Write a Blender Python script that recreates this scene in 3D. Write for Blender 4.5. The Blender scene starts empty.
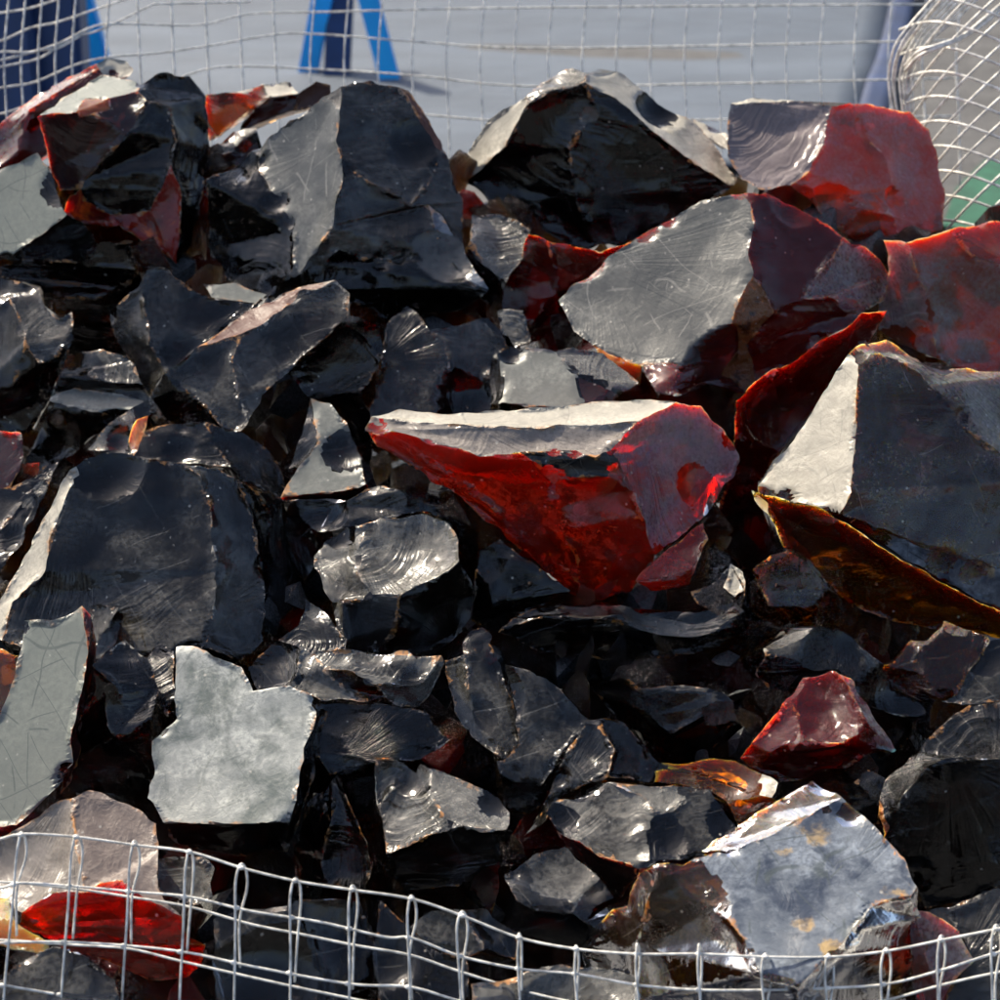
import bpy, bmesh, math, random
import numpy as np
from mathutils import Vector, Matrix, noise
from mathutils.geometry import tessellate_polygon

random.seed(7)
scene = bpy.context.scene
C = scene.collection

# ------------------------------------------------------------------ camera
PITCH = math.radians(25.0)
LENS = 72.0
FPX = 1000 * LENS / 36.0                      # focal length in photo pixels
D0 = 2.0                                      # metres to the middle of the heap
ZC = 0.42                                     # height of the middle of the heap
CAM = Vector((0.0, -D0 * math.cos(PITCH), ZC + D0 * math.sin(PITCH)))
RIGHT = Vector((1, 0, 0))
UP = Vector((0, math.sin(PITCH), math.cos(PITCH)))
FWD = Vector((0, math.cos(PITCH), -math.sin(PITCH)))


def at(x, y, depth):
    """world point seen at photo position x, y at this depth"""
    return CAM + (FWD + RIGHT * ((x - 500) / FPX) + UP * ((500 - y) / FPX)) * depth


def ground_at(x, y, z=0.0):
    r = FWD + RIGHT * ((x - 500) / FPX) + UP * ((500 - y) / FPX)
    return CAM + r * ((z - CAM.z) / r.z)


def heap_depth(y):
    return D0 + 0.0009 * (500 - y)


cd = bpy.data.cameras.new('camera')
cam = bpy.data.objects.new('camera', cd)
C.objects.link(cam)
cam.location = CAM
cam.rotation_euler = (math.pi / 2 - PITCH, 0, 0)
cd.lens = LENS
cd.sensor_width = 36
cd.clip_start = 0.05
cd.clip_end = 200
cd.dof.use_dof = True
cd.dof.focus_distance = 1.76
cd.dof.aperture_fstop = 9.5
scene.camera = cam

# ------------------------------------------------------------------ light
Lc = Vector((-0.50, 0.82, -0.10)).normalized()
Lw = (RIGHT * Lc.x + UP * Lc.y - FWD * Lc.z).normalized()
sd = bpy.data.lights.new('sun', 'SUN')
sd.energy = 4.7
sd.angle = math.radians(0.53)
sd.color = (1.0, 0.895, 0.72)
sun = bpy.data.objects.new('sun', sd)
C.objects.link(sun)
sun.location = (-3, 3, 6)
sun.rotation_euler = Lw.to_track_quat('Z', 'Y').to_euler()
world = bpy.data.worlds.new('World')
scene.world = world
world.use_nodes = True
wn = world.node_tree.nodes
bg = wn['Background']
sky = wn.new('ShaderNodeTexSky')
sky.sky_type = 'NISHITA'
sky.sun_disc = False
sky.sun_elevation = math.asin(Lw.z)
sky.sun_rotation = math.atan2(Lw.x, Lw.y)
sky.air_density = 0.75
sky.dust_density = 3.5
sky.ozone_density = 0.6
world.node_tree.links.new(sky.outputs[0], bg.inputs[0])
bg.inputs[1].default_value = 0.15
scene.view_settings.view_transform = 'Standard'
scene.view_settings.look = 'None'
scene.view_settings.exposure = 0.58
scene.view_settings.gamma = 1
scene.view_settings.use_curve_mapping = False
scene.cycles.use_denoising = True
scene.cycles.use_adaptive_sampling = True
scene.cycles.adaptive_threshold = 0.035
scene.cycles.max_bounces = 8
scene.cycles.transmission_bounces = 7
scene.cycles.transparent_max_bounces = 8
scene.cycles.sample_clamp_indirect = 6
scene.cycles.caustics_reflective = False
scene.cycles.caustics_refractive = False


# ------------------------------------------------------------------ materials
class NT:
    def __init__(self, name):
        self.m = bpy.data.materials.new(name)
        self.m.use_nodes = True
        self.t = self.m.node_tree
        self.t.nodes.clear()
        self.out = self.n('ShaderNodeOutputMaterial')

    def n(self, kind, **kw):
        o = self.t.nodes.new(kind)
        for k, v in kw.items():
            setattr(o, k, v)
        return o

    def l(self, a, b):
        self.t.links.new(a, b)

    def put(self, sock, v):
        if isinstance(v, bpy.types.NodeSocket):
            self.l(v, sock)
        else:
            sock.default_value = v

    def math(self, op, a, b=0.0, c=None, clamp=False):
        o = self.n('ShaderNodeMath', operation=op, use_clamp=clamp)
        self.put(o.inputs[0], a)
        self.put(o.inputs[1], b)
        if c is not None:
            self.put(o.inputs[2], c)
        return o.outputs[0]

    def noise(self, vec, scale, detail=4, rough=0.6, dist=0.0):
        o = self.n('ShaderNodeTexNoise')
        self.put(o.inputs['Vector'], vec)
        o.inputs['Scale'].default_value = scale
        o.inputs['Detail'].default_value = detail
        o.inputs['Roughness'].default_value = rough
        o.inputs['Distortion'].default_value = dist
        return o.outputs['Fac']

    def ss(self, v, a, b, lo=0.0, hi=1.0):
        o = self.n('ShaderNodeMapRange', interpolation_type='SMOOTHSTEP')
        self.put(o.inputs[0], v)
        for i, x in enumerate((a, b, lo, hi)):
            self.put(o.inputs[i + 1], x)
        return o.outputs[0]

    def mixc(self, f, a, b):
        o = self.n('ShaderNodeMix', data_type='RGBA')
        self.put(o.inputs[0], f)
        self.put(o.inputs[6], a if isinstance(a, bpy.types.NodeSocket) else (*a, 1))
        self.put(o.inputs[7], b if isinstance(b, bpy.types.NodeSocket) else (*b, 1))
        return o.outputs[2]

    def mixf(self, f, a, b):
        o = self.n('ShaderNodeMix', data_type='FLOAT')
        self.put(o.inputs[0], f)
        self.put(o.inputs[2], a)
        self.put(o.inputs[3], b)
        return o.outputs[0]


def obsidian(name, base, rough, dust=0.0, dustcol=(.30, .31, .29), dustscale=14, ripple=0.0, wavelen=0.010,
             chip=0.8, grain=0.15, scratch=0.0, sss=0.0, sssr=(.05, .006, .002), glass=0.0, glasscol=None,
             veins=None, dustrough=.55, streak=0.0, cloud=None, vol=None, sden=.50):
    t = NT(name)
    tc = t.n('ShaderNodeTexCoord').outputs['Object']
    oi = t.n('ShaderNodeObjectInfo').outputs['Random']
    off = t.n('ShaderNodeVectorMath', operation='ADD')
    t.l(tc, off.inputs[0])
    cmb = t.n('ShaderNodeCombineXYZ')
    t.l(t.math('MULTIPLY', oi, 37.0), cmb.inputs[0])
    t.l(t.math('MULTIPLY', oi, 91.0), cmb.inputs[1])
    t.l(cmb.outputs[0], off.inputs[1])
    v = off.outputs[0]
    edge = t.n('ShaderNodeAttribute', attribute_name='edge').outputs['Fac']
    rip = t.n('ShaderNodeAttribute', attribute_name='rip').outputs['Fac']
    big = t.noise(v, dustscale, 6, .66, .15)
    fine = t.noise(v, 240, 3, .65)
    mid = t.noise(v, 60, 4, .65, .6)
    # dust film: patchy, with fine grain
    dm = t.math('MULTIPLY', t.ss(big, .36, .68), t.ss(fine, .25, .72))
    dm = t.math('ADD', t.math('MULTIPLY', dm, .65 * dust), dust * .35, clamp=True)
    col = t.mixc(dm, base, dustcol)
    film = t.n('ShaderNodeAttribute', attribute_name='film').outputs['Fac'] if vol else None
    if vol:
        dm = t.math('ADD', dm, t.math('MULTIPLY', t.math('MULTIPLY', film, t.ss(fine, .25, .7, .55, 1.15)), t.ss(big, .30, .66, .35, 1.35)), clamp=True)
        col = t.mixc(t.ss(dm, 0.0, .42), base, dustcol)
    ro = t.mixf(dm, rough, dustrough)
    stn = t.n('ShaderNodeAttribute', attribute_name='stain').outputs['Fac']
    stm = t.ss(t.math('ADD', stn, t.math('MULTIPLY', t.math('SUBTRACT', t.noise(v, 38, 5, .7), .5), 3.2)), .36, .80)
    stm = t.math('MULTIPLY', stm, t.ss(stn, .0, .2))
    col = t.mixc(t.math('MULTIPLY', stm, .75), col, (.50, .33, .12))
    if veins:
        vm = t.ss(t.noise(v, veins[1], 4, .6, 1.2), .56, .72)
        col = t.mixc(vm, col, veins[0])
    if cloud:
        cv = t.ss(t.noise(v, cloud[1], 6, .68, .3), cloud[2], cloud[3])
        col = t.mixc(cv, col, cloud[0])
    # fine scratches
    if scratch > 0:
        sm = None
        for k, (dx, dy, dz, fr) in enumerate(((.8, .5, .3, 38), (-.3, .7, .64, 27), (.45, -.75, .5, 33), (.1, .35, -.93, 24), (.95, -.1, .2, 17))[:2 if vol else 5]):
            dt = t.n('ShaderNodeVectorMath', operation='DOT_PRODUCT')
            t.l(v, dt.inputs[0])
            dt.inputs[1].default_value = (dx, dy, dz)
            u = t.math('ADD', t.math('MULTIPLY', dt.outputs['Value'], fr), t.math('MULTIPLY', t.noise(v, 5 + k, 2), 1.3))
            vo = t.n('ShaderNodeTexVoronoi', feature='DISTANCE_TO_EDGE', voronoi_dimensions='1D')
            t.l(u, vo.inputs['W'])
            vo.inputs['Scale'].default_value = 1.0
            s = t.ss(vo.outputs['Distance'], .008, .022, 1, 0)
            s = t.math('MULTIPLY', s, t.ss(t.noise(v, 13 + 4 * k, 2), sden, sden + .08))
            sm = s if sm is None else t.math('MAXIMUM', sm, s)
        if dust > .6:
            col = t.mixc(t.math('MULTIPLY', sm, scratch), col, (.07, .085, .08))
        else:
            col = t.mixc(t.math('MULTIPLY', sm, scratch), col, (.36, .35, .32))
    # light specks
    vs = t.n('ShaderNodeTexVoronoi')
    t.l(v, vs.inputs['Vector'])
    vs.inputs['Scale'].default_value = 85
    vs.inputs['Randomness'].default_value = 1
    sp = t.math('MULTIPLY', t.ss(vs.outputs['Distance'], .07, .17, 1, 0), t.ss(mid, .5, .6))
    col = t.mixc(t.math('MULTIPLY', sp, .7), col, (.42, .40, .36))
    # crushed edges, with golden glints painted in as orange
    if chip > 0:
        wv = t.math('MULTIPLY', t.ss(mid, .42, .80), .0058)
        wv = t.math('ADD', wv, t.math('MULTIPLY', t.ss(fine, .4, .8), .0022))
        cm = t.ss(t.math('SUBTRACT', edge, wv), -.0012, .0006, 1, 0)
        cm = t.math('MULTIPLY', cm, t.ss(t.noise(v, 27, 5, .7), .40, .56))
        cm = t.math('MULTIPLY', cm, t.ss(fine, .25, .6, .35, 1.0))
        cm = t.math('MULTIPLY', cm, chip * .8)
        cc = t.mixc(t.ss(t.noise(v, 23, 4), .42, .54), (.44, .41, .35), (.55, .24, .06))
        col = t.mixc(cm, col, cc)
        ro = t.mixf(cm, ro, .25)
    ang = t.n('ShaderNodeAttribute', attribute_name='ang').outputs['Fac']
    # surface relief
    h = t.math('MULTIPLY', fine, .00035 * grain)
    h = t.math('ADD', h, t.math('MULTIPLY', mid, .0016 * grain))
    eb = t.math('MULTIPLY', t.ss(edge, 0.0, .0065, 1, 0), t.ss(t.noise(v, 22, 4), .50, .64))
    h = t.math('ADD', h, t.math('MULTIPLY', t.math('ADD', fine, t.math('MULTIPLY', mid, 2.0)), t.math('MULTIPLY', eb, .0017)))
    if ripple > 0:
        ph = t.math('ADD', t.math('DIVIDE', rip, wavelen), t.math('MULTIPLY', t.noise(v, 10, 3, .5), 5.5))
        n1 = t.n('ShaderNodeTexNoise', noise_dimensions='1D')
        t.l(ph, n1.inputs['W'])
        n1.inputs['Scale'].default_value = 1.0
        n1.inputs['Detail'].default_value = 2.5
        n1.inputs['Roughness'].default_value = .62
        w = t.math('MULTIPLY', n1.outputs['Fac'], 3.4)
        fade = t.ss(t.noise(v, 13, 3), .40, .64, .04, 1.0)
        if vol:
            fade = t.math('MULTIPLY', fade, t.n('ShaderNodeAttribute', attribute_name='ripa').outputs['Fac'])
        h = t.math('ADD', h, t.math('MULTIPLY', t.math('MULTIPLY', w, fade), .0006 * ripple))
    if ripple > 0:
        n2 = t.n('ShaderNodeTexNoise', noise_dimensions='1D')
        t.l(t.math('ADD', t.math('MULTIPLY', ang, 16.0), t.math('MULTIPLY', t.noise(v, 9, 2), 1.6)), n2.inputs['W'])
        n2.inputs['Scale'].default_value = 1.0
        n2.inputs['Detail'].default_value = 3
        n2.inputs['Roughness'].default_value = .65
        f2 = t.math('MULTIPLY', t.ss(t.noise(v, 8, 3), .46, .66), t.ss(rip, .004, .05))
        if vol:
            f2 = t.math('MULTIPLY', f2, t.n('ShaderNodeAttribute', attribute_name='ripa').outputs['Fac'])
        h = t.math('ADD', h, t.math('MULTIPLY', t.math('MULTIPLY', n2.outputs['Fac'], f2), .0042 * ripple))
    if streak > 0:
        dv = t.n('ShaderNodeMapping')
        t.l(v, dv.inputs[0])
        dv.inputs['Rotation'].default_value = (.3, .5, .9)
        dv.inputs['Scale'].default_value = (90, 12, 90)
        h = t.math('ADD', h, t.math('MULTIPLY', t.noise(dv.outputs[0], 1, 3), .0022 * streak))
    bp = t.n('ShaderNodeBump')
    bp.inputs['Strength'].default_value = 1.0
    bp.inputs['Distance'].default_value = 1.0
    t.l(h, bp.inputs['Height'])
    p = t.n('ShaderNodeBsdfPrincipled')
    t.put(p.inputs['Base Color'], col)
    t.put(p.inputs['Roughness'], ro)
    p.inputs['IOR'].default_value = 1.5
    t.l(bp.outputs[0], p.inputs['Normal'])
    if sss > 0:
        p.inputs['Subsurface Weight'].default_value = sss
        p.inputs['Subsurface Radius'].default_value = sssr
        p.inputs['Subsurface Scale'].default_value = 1.0
    sh = p.outputs[0]
    if glass > 0:
        g = t.n('ShaderNodeBsdfGlass')
        g.inputs['Color'].default_value = (*(glasscol or base), 1)
        g.inputs['Roughness'].default_value = max(.02, rough * .6)
        if vol:
            t.put(g.inputs['Roughness'], t.math('ADD', rough, t.math('MULTIPLY', film, .26)))
        g.inputs['IOR'].default_value = 1.48
        t.l(bp.outputs[0], g.inputs['Normal'])
        mx = t.n('ShaderNodeMixShader')
        gf = t.math('MULTIPLY', t.math('SUBTRACT', 1.0, dm), glass)
        gf = t.math('MULTIPLY', gf, t.math('SUBTRACT', 1.0, t.math('MULTIPLY', sp, .7)))
        if scratch > 0:
            gf = t.math('MULTIPLY', gf, t.math('SUBTRACT', 1.0, t.math('MULTIPLY', sm, scratch)))
        if chip > 0:
            gf = t.math('MULTIPLY', gf, t.math('SUBTRACT', 1.0, cm))
        t.put(mx.inputs[0], gf)
        t.l(sh, mx.inputs[1])
        t.l(g.outputs[0], mx.inputs[2])
        sh = mx.outputs[0]
    t.l(sh, t.out.inputs[0])
    if vol:
        va = t.n('ShaderNodeVolumeAbsorption')
        va.inputs['Density'].default_value = 300
        va.inputs['Color'].default_value = (1 - vol[0] / 300, 1 - vol[1] / 300, 1 - vol[2] / 300, 1)
        t.l(va.outputs[0], t.out.inputs[1])
    return t.m


M = {
    'k': obsidian('black_glass', (.006, .0065, .0075), .06, dust=.03, ripple=.30, wavelen=.012, chip=.9, grain=.06, scratch=.06),
    's': obsidian('slate_sheen_glass', (.032, .034, .036), .20, dust=.44, dustcol=(.155, .165, .17), dustscale=11, ripple=.22, wavelen=.014,
                  chip=.95, grain=.07, scratch=.12),
    'd': obsidian('frosted_grey_glass', (.06, .065, .06), .30, dust=.72, dustcol=(.30, .315, .285), dustscale=26, chip=.8, grain=.22, scratch=.3,
                  cloud=((.15, .16, .15), 23, .5, .72)),
    'e': obsidian('patchy_grey_glass', (.028, .031, .032), .27, dust=.60, dustcol=(.25, .255, .24), dustscale=12, chip=1, grain=.35, scratch=.30, sden=.52, ripple=.12, dustrough=.46,
                  cloud=((.045, .05, .052), 10, .44, .66)),
    'm': obsidian('mottled_white_glass', (.09, .105, .11), .30, dust=.95, dustcol=(.46, .48, .45), dustscale=30, chip=.7, grain=.4, scratch=.3,
                  cloud=((.085, .105, .10), 24, .44, .66)),
    'b': obsidian('mottled_blue_glass', (.04, .048, .06), .24, dust=.74, dustcol=(.39, .44, .50), dustscale=26, chip=1, grain=.7, scratch=.6, ripple=.38, dustrough=.5,
                  cloud=((.045, .058, .085), 20, .44, .62)),
    'g': obsidian('rippled_glass', (.03, .027, .025), .15, dust=.14, dustcol=(.38, .34, .29), ripple=.9, wavelen=.009, chip=1, grain=.25, scratch=.1),
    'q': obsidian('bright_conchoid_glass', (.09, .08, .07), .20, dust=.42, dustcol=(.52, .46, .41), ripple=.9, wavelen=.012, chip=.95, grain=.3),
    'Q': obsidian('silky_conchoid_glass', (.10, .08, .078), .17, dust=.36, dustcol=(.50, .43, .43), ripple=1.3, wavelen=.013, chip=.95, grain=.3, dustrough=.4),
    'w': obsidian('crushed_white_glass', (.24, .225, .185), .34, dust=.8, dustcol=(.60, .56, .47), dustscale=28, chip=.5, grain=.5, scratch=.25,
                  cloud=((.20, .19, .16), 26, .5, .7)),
    'c': obsidian('scratched_grey_glass', (.12, .135, .12), .34, dust=.9, dustcol=(.205, .225, .195), dustscale=9, chip=.6, grain=.25, scratch=.65, sden=.43,
                  cloud=((.16, .18, .16), 12, .5, .75)),
    't': obsidian('olive_film_glass', (.028, .025, .019), .24, dust=.42, dustcol=(.17, .155, .12), dustscale=24, chip=1, grain=.25, scratch=.3, ripple=.4),
    'n': obsidian('brown_rind_glass', (.10, .075, .065), .40, dust=.75, dustcol=(.27, .22, .19), dustscale=40, chip=.5, grain=.9),
    'K': obsidian('black_glass_clear', (.010, .009, .009), .035, dust=.02, dustcol=(.245, .238, .215), sss=0, glass=.93, glasscol=(1, 1, 1), chip=.95, grain=.2,
                  ripple=1.5, wavelen=.010, scratch=.30, vol=(58, 98, 190), dustrough=.32),
    'u': obsidian('rusty_rim_glass', (.065, .02, .013), .5, dust=.12, dustcol=(.30, .17, .12), dustscale=40, chip=.9, grain=.8, ripple=.3),
    'r': obsidian('red_glass', (.80, .045, .012), .03, dust=.02, sss=1, sssr=(.06, .008, .003), glass=.82, glasscol=(1, 1, 1), chip=.8, grain=.35,
                  ripple=.6, wavelen=.014, vol=(3.5, 58, 140), dustcol=(.24, .17, .20), streak=.6),  # mauve dust tone also paints the lilac sheen of the end face
    'R': obsidian('maroon_glass', (.30, .02, .010), .04, dust=.03, sss=1, sssr=(.04, .005, .002), glass=.86, glasscol=(1, 1, 1), chip=.9, grain=.3,
                  ripple=.6, wavelen=.012, scratch=.06, vol=(26, 125, 230), dustcol=(.36, .29, .28)),
    'h': obsidian('hazy_red_glass', (.40, .085, .035), .05, dust=.10, dustcol=(.30, .225, .21), sss=1, sssr=(.07, .010, .004), glass=.66, glasscol=(1, 1, 1),
                  chip=.9, grain=.4, ripple=.7, wavelen=.016, streak=.4, scratch=.08, vol=(3, 33, 100), veins=((.75, .10, .02), 14)),
    'a': obsidian('amber_glass', (.30, .10, .012), .03, dust=.03, sss=1, sssr=(.05, .02, .003), glass=.88, glasscol=(1, 1, 1), chip=.8, grain=.3,
                  ripple=.5, vol=(7, 30, 130), dustcol=(.36, .30, .2)),
    'B': obsidian('brown_amber_glass', (.16, .05, .008), .03, dust=.05, sss=1, sssr=(.04, .012, .003), glass=.9, glasscol=(1, 1, 1), chip=.9, grain=.3,
                  ripple=.6, scratch=.2, vol=(16, 62, 230), dustcol=(.30, .24, .16)),
    'A': obsidian('smoky_amber_glass', (.10, .04, .010), .035, dust=.04, sss=1, sssr=(.04, .015, .003), glass=.92, glasscol=(1, 1, 1), chip=.95, grain=.3,
                  ripple=1.0, scratch=.25, vol=(17, 40, 165), dustcol=(.27, .255, .22), dustrough=.34),
    'o': obsidian('orange_glass', (.70, .22, .03), .06, dust=.08, dustcol=(.7, .5, .3), sss=1, sssr=(.06, .025, .004), glass=.6, glasscol=(1, 1, 1), chip=.7,
                  grain=.6, veins=((.85, .38, .06), 30), ripple=.6, vol=(2, 22, 110)),
    'z': obsidian('crushed_amber_glass', (.15, .055, .012), .08, dust=.14, dustcol=(.60, .42, .20), dustscale=60, chip=1, grain=4.5, sss=.5,
                  sssr=(.03, .012, .003), veins=((.50, .17, .03), 45), cloud=((.04, .02, .01), 50, .5, .62)),
    # small red, plum and orange faces on black stones, which have no clear depth behind them
    'x': obsidian('shallow_red_glass', (.26, .014, .007), .07, dust=.05, sss=.9, sssr=(.05, .006, .003), glass=0, glasscol=(.5, .03, .012), chip=.8, grain=.5,
                  ripple=.5, cloud=((.05, .004, .003), 16, .44, .70), veins=((.8, .14, .015), 24)),
    'X': obsidian('shallow_maroon_glass', (.028, .006, .005), .10, dust=.05, sss=.7, sssr=(.04, .004, .002), glass=0, glasscol=(.3, .03, .015), chip=.9, grain=.4,
                  ripple=.5, veins=((.15, .014, .006), 26)),
    'p': obsidian('mauve_sheen_glass', (.06, .026, .030), .17, dust=.18, dustcol=(.36, .29, .30), ripple=.8, wavelen=.011, chip=.95, grain=.3, sss=.3,
                  sssr=(.03, .004, .003), streak=.8, scratch=.1),
    'i': obsidian('brown_orange_glass', (.15, .045, .012), .15, dust=.12, dustcol=(.4, .28, .2), sss=.8, sssr=(.05, .014, .003), glass=0, glasscol=(.6, .22, .05),
                  chip=.9, grain=.5, ripple=.4, veins=((.42, .15, .03), 20), scratch=.1),
    'y': obsidian('shallow_orange_glass', (.65, .19, .025), .14, dust=.1, dustcol=(.7, .5, .3), sss=.9, sssr=(.06, .022, .004), glass=0, glasscol=(.8, .35, .06), chip=.7,
                  grain=.6, veins=((.85, .40, .07), 30), ripple=.5),
}


# ------------------------------------------------------------------ stones
def tag(o, label=None, cat=None, group=None, kind=None):
    if label:
        o['label'] = label
    if cat:
        o['category'] = cat
    if group:
        o['group'] = group
    if kind:
        o['kind'] = kind
    return o


def facet_gradient(az, tilt):
    n = Vector((math.sin(math.radians(tilt)) * math.cos(math.radians(az)),
                math.sin(math.radians(tilt)) * math.sin(math.radians(az)), math.cos(math.radians(tilt))))
    return -n.x / n.z, -n.y / n.z


def weld(facets, tol=4.5):
    """share corner points between the facets of a stone and split edges a corner lies on"""
    V = []

    def vid(p):
        for i, q in enumerate(V):
            if abs(p[0] - q[0]) + abs(p[1] - q[1]) < tol * 1.3 and math.hypot(p[0] - q[0], p[1] - q[1]) < tol:
                return i
        V.append(p)
        return len(V) - 1
    polys = []
    for f in facets:
        ids = []
        for p in f['pts']:
            i = vid(p)
            if not ids or (ids[-1] != i and ids[0] != i):
                ids.append(i)
        polys.append(ids)
    out = []
    for ids in polys:
        res = []
        for a, b in zip(ids, ids[1:] + ids[:1]):
            res.append(a)
            pa, pb = V[a], V[b]
            L = math.hypot(pb[0] - pa[0], pb[1] - pa[1])
            mids = []
            for k, q in enumerate(V):
                if k in ids:
                    continue
                t = ((q[0] - pa[0]) * (pb[0] - pa[0]) + (q[1] - pa[1]) * (pb[1] - pa[1])) / (L * L)
                if .02 < t < .98:
                    dd = abs((q[0] - pa[0]) * (pb[1] - pa[1]) - (q[1] - pa[1]) * (pb[0] - pa[0])) / L
                    if dd < tol:
                        mids.append((t, k))
            res += [k for t, k in sorted(mids)]
        out.append(res)
    return V, out


def stone(name, label, z, T, facets, group=None, cat='obsidian chunk', fine=4.6, rough_edge=1.0, scars=1.0, clear=None, glassm=None, stains=(), pfilm=.60, filmk=1.0):
    rnd = random.Random(name + label)
    F = []
    for f in facets:
        pts = [tuple(float(c) for c in s.split(',')) for s in f[3].split()]
        o = dict(mat=f[0], az=f[1], tilt=f[2], pts=pts, scoop=None, org=None)
        if len(f) > 4:
            o.update(f[4])
        F.append(o)
    V, polys = weld(F)
    n = len(V)
    rows, rhs = [], []
    for f, ids in zip(F, polys):
        gx, gy = facet_gradient(f['az'], f['tilt'])
        fa = abs(sum(V[i][0] * V[j][1] - V[j][0] * V[i][1] for i, j in zip(ids, ids[1:] + ids[:1]))) / 2
        for i in range(len(ids)):
            for st in ((1, 2) if len(ids) > 4 else (1,)):
                a, b = ids[i], ids[(i + st) % len(ids)]
                dx, dy = V[b][0] - V[a][0], -(V[b][1] - V[a][1])
                L = math.hypot(dx, dy) + 1e-6
                r = np.zeros(n)
                w = (6.0 if f['mat'] in 'mcdewb' else 1.0) * (1 + fa / 5000) / math.sqrt(L)
                r[b] += w
                r[a] -= w
                rows.append(r)
                rhs.append(w * (gx * dx + gy * dy))
    for i in range(n):
        r = np.zeros(n)
        r[i] = .004
        rows.append(r)
        rhs.append(0)
    d = np.linalg.lstsq(np.array(rows), np.array(rhs), rcond=None)[0]
    cx = sum(p[0] for p in V) / n
    cy = sum(p[1] for p in V) / n
    d = d - d.mean() + z
    D = heap_depth(cy)
    s = D / FPX
    P = [at(x, y, D - dd * s) for (x, y), dd in zip(V, d)]
    cen = sum(P, Vector()) / n
    view = (cen - CAM).normalized()
    bm = bmesh.new()
    fl = bm.faces.layers.int.new('facet')
    vs = [bm.verts.new(p - cen) for p in P]
    shr = .72
    back = [bm.verts.new((p - cen) * shr + view * T * s * rnd.uniform(.85, 1.15) - Vector((0, 0, .15 * T * s))) for p in P]
    mid = [bm.verts.new((p - cen) * rnd.uniform(.88, .95) + view * T * s * rnd.uniform(.2, .4)) for p in P]
    edges = {}
    tris = []
    for k, ids in enumerate(polys):
        for a, b in zip(ids, ids[1:] + ids[:1]):
            edges.setdefault((min(a, b), max(a, b)), []).append((a, b, k))
        for tr in tessellate_polygon([[Vector((V[i][0], -V[i][1], 0)) for i in ids]]):
            q = [ids[i] for i in tr]
            (x0, y0), (x1, y1), (x2, y2) = V[q[0]], V[q[1]], V[q[2]]
            ar = (x1 - x0) * -(y2 - y0) + (y1 - y0) * (x2 - x0)
            if abs(ar) < .5:
                continue
            if ar < 0:
                q = q[::-1]
            tris.append((q, k))
    mats = []
    for f in F:
        if f['mat'] not in mats:
            mats.append(f['mat'])
    WARM = 'rRahopvi'
    area_of = {}
    for q, k in tris:
        (x0, y0), (x1, y1), (x2, y2) = V[q[0]], V[q[1]], V[q[2]]
        area_of[F[k]['mat']] = area_of.get(F[k]['mat'], 0) + abs((x1 - x0) * (y2 - y0) - (y1 - y0) * (x2 - x0))
    warm = {m: v for m, v in area_of.items() if m in WARM}
    tot = sum(area_of.values())
    film = [{'s': .22, 'g': .12, 'q': .50, 't': .44, 'k': .03, 'p': .5, 'h': .42, 'i': .25}.get(f['mat'], 0.0) for f in F]
    ripa = [{'s': .42, 'g': 1.0, 'q': 1.0, 't': .5, 'p': 1.8, 'k': .5, 'h': .6}.get(f['mat'], .5) for f in F]
    if clear is None:
        clear = sum(warm.values()) > .5 * tot
    if clear:
        cand = {m: v for m, v in warm.items() if m in 'rRaho'}
        body = glassm or (max(cand, key=cand.get) if cand else 'R')
        for i, f in enumerate(F):
            if f['mat'] in WARM:
                film[i] = {'p': pfilm, 'h': .26, 'i': .12}.get(f['mat'], 0.0)  # film here also carries the painted sheen of the mauve facets
                f['mat'] = body
            elif f['mat'] in 'ksgqt' and body in 'RaAh':
                f['mat'] = body
    else:
        body = 'K'
        for f in F:
            f['mat'] = {'k': 'K', 's': 'K', 'g': 'K', 'q': 'K', 't': 'K', 'p': 'K', 'r': 'x', 'v': 'x', 'R': 'X', 'h': 'x', 'a': 'i', 'o': 'y'}.get(f['mat'], f['mat'])
    film = [min(.8, v * filmk) for v in film]
    mats = []
    for f in F:
        if f['mat'] not in mats:
            mats.append(f['mat'])
    if body not in mats:
        mats.append(body)

    def face(q, k, m):
        try:
            fc = bm.faces.new(q)
        except ValueError:
            return
        fc[fl] = k
        fc.material_index = mats.index(m)
        fc.smooth = True
    for q, k in tris:
        face([vs[i] for i in q], k, F[k]['mat'])
        face([back[i] for i in reversed(q)], 1000 + k, body)
    wk = 2000
    for e, us in edges.items():
        if len(us) != 1:
            continue
        a, b, k = us[0]
        area = sum(V[i][0] * V[j][1] - V[j][0] * V[i][1] for i, j in zip(polys[k], polys[k][1:] + polys[k][:1]))
        if area > 0:                              # clockwise on screen
            a, b = b, a
        wk += 1
        face([vs[b], vs[a], mid[a], mid[b]], wk, body)
        face([mid[b], mid[a], back[a], back[b]], wk + 4000, body)
    bmesh.ops.triangulate(bm, faces=[f for f in bm.faces if len(f.verts) > 3])
    loose = [v for v in bm.verts if not v.link_faces]
    bmesh.ops.delete(bm, geom=loose, context='VERTS')
    Lm = fine * s
    for it in range(7):
        es = [e for e in bm.edges if any(f[fl] < 1000 for f in e.link_faces) and e.calc_length() > Lm * 1.5]
        if not es:
            break
        bmesh.ops.subdivide_edges(bm, edges=es, cuts=1, use_grid_fill=True)
        bmesh.ops.triangulate(bm, faces=[f for f in bm.faces if len(f.verts) > 3])
    bm.verts.index_update()
    bm.verts.ensure_lookup_table()
    N = len(bm.verts)
    co = np.array([v.co[:] for v in bm.verts])
    edge_d = np.full(N, 1.0)
    disp = np.zeros((N, 3))
    facet_v = {}
    for f in bm.faces:
        if f[fl] < 1000:
            facet_v.setdefault(f[fl], set()).update(v.index for v in f.verts)
    orgs = {}
    normals = {}
    basis = {}
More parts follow.
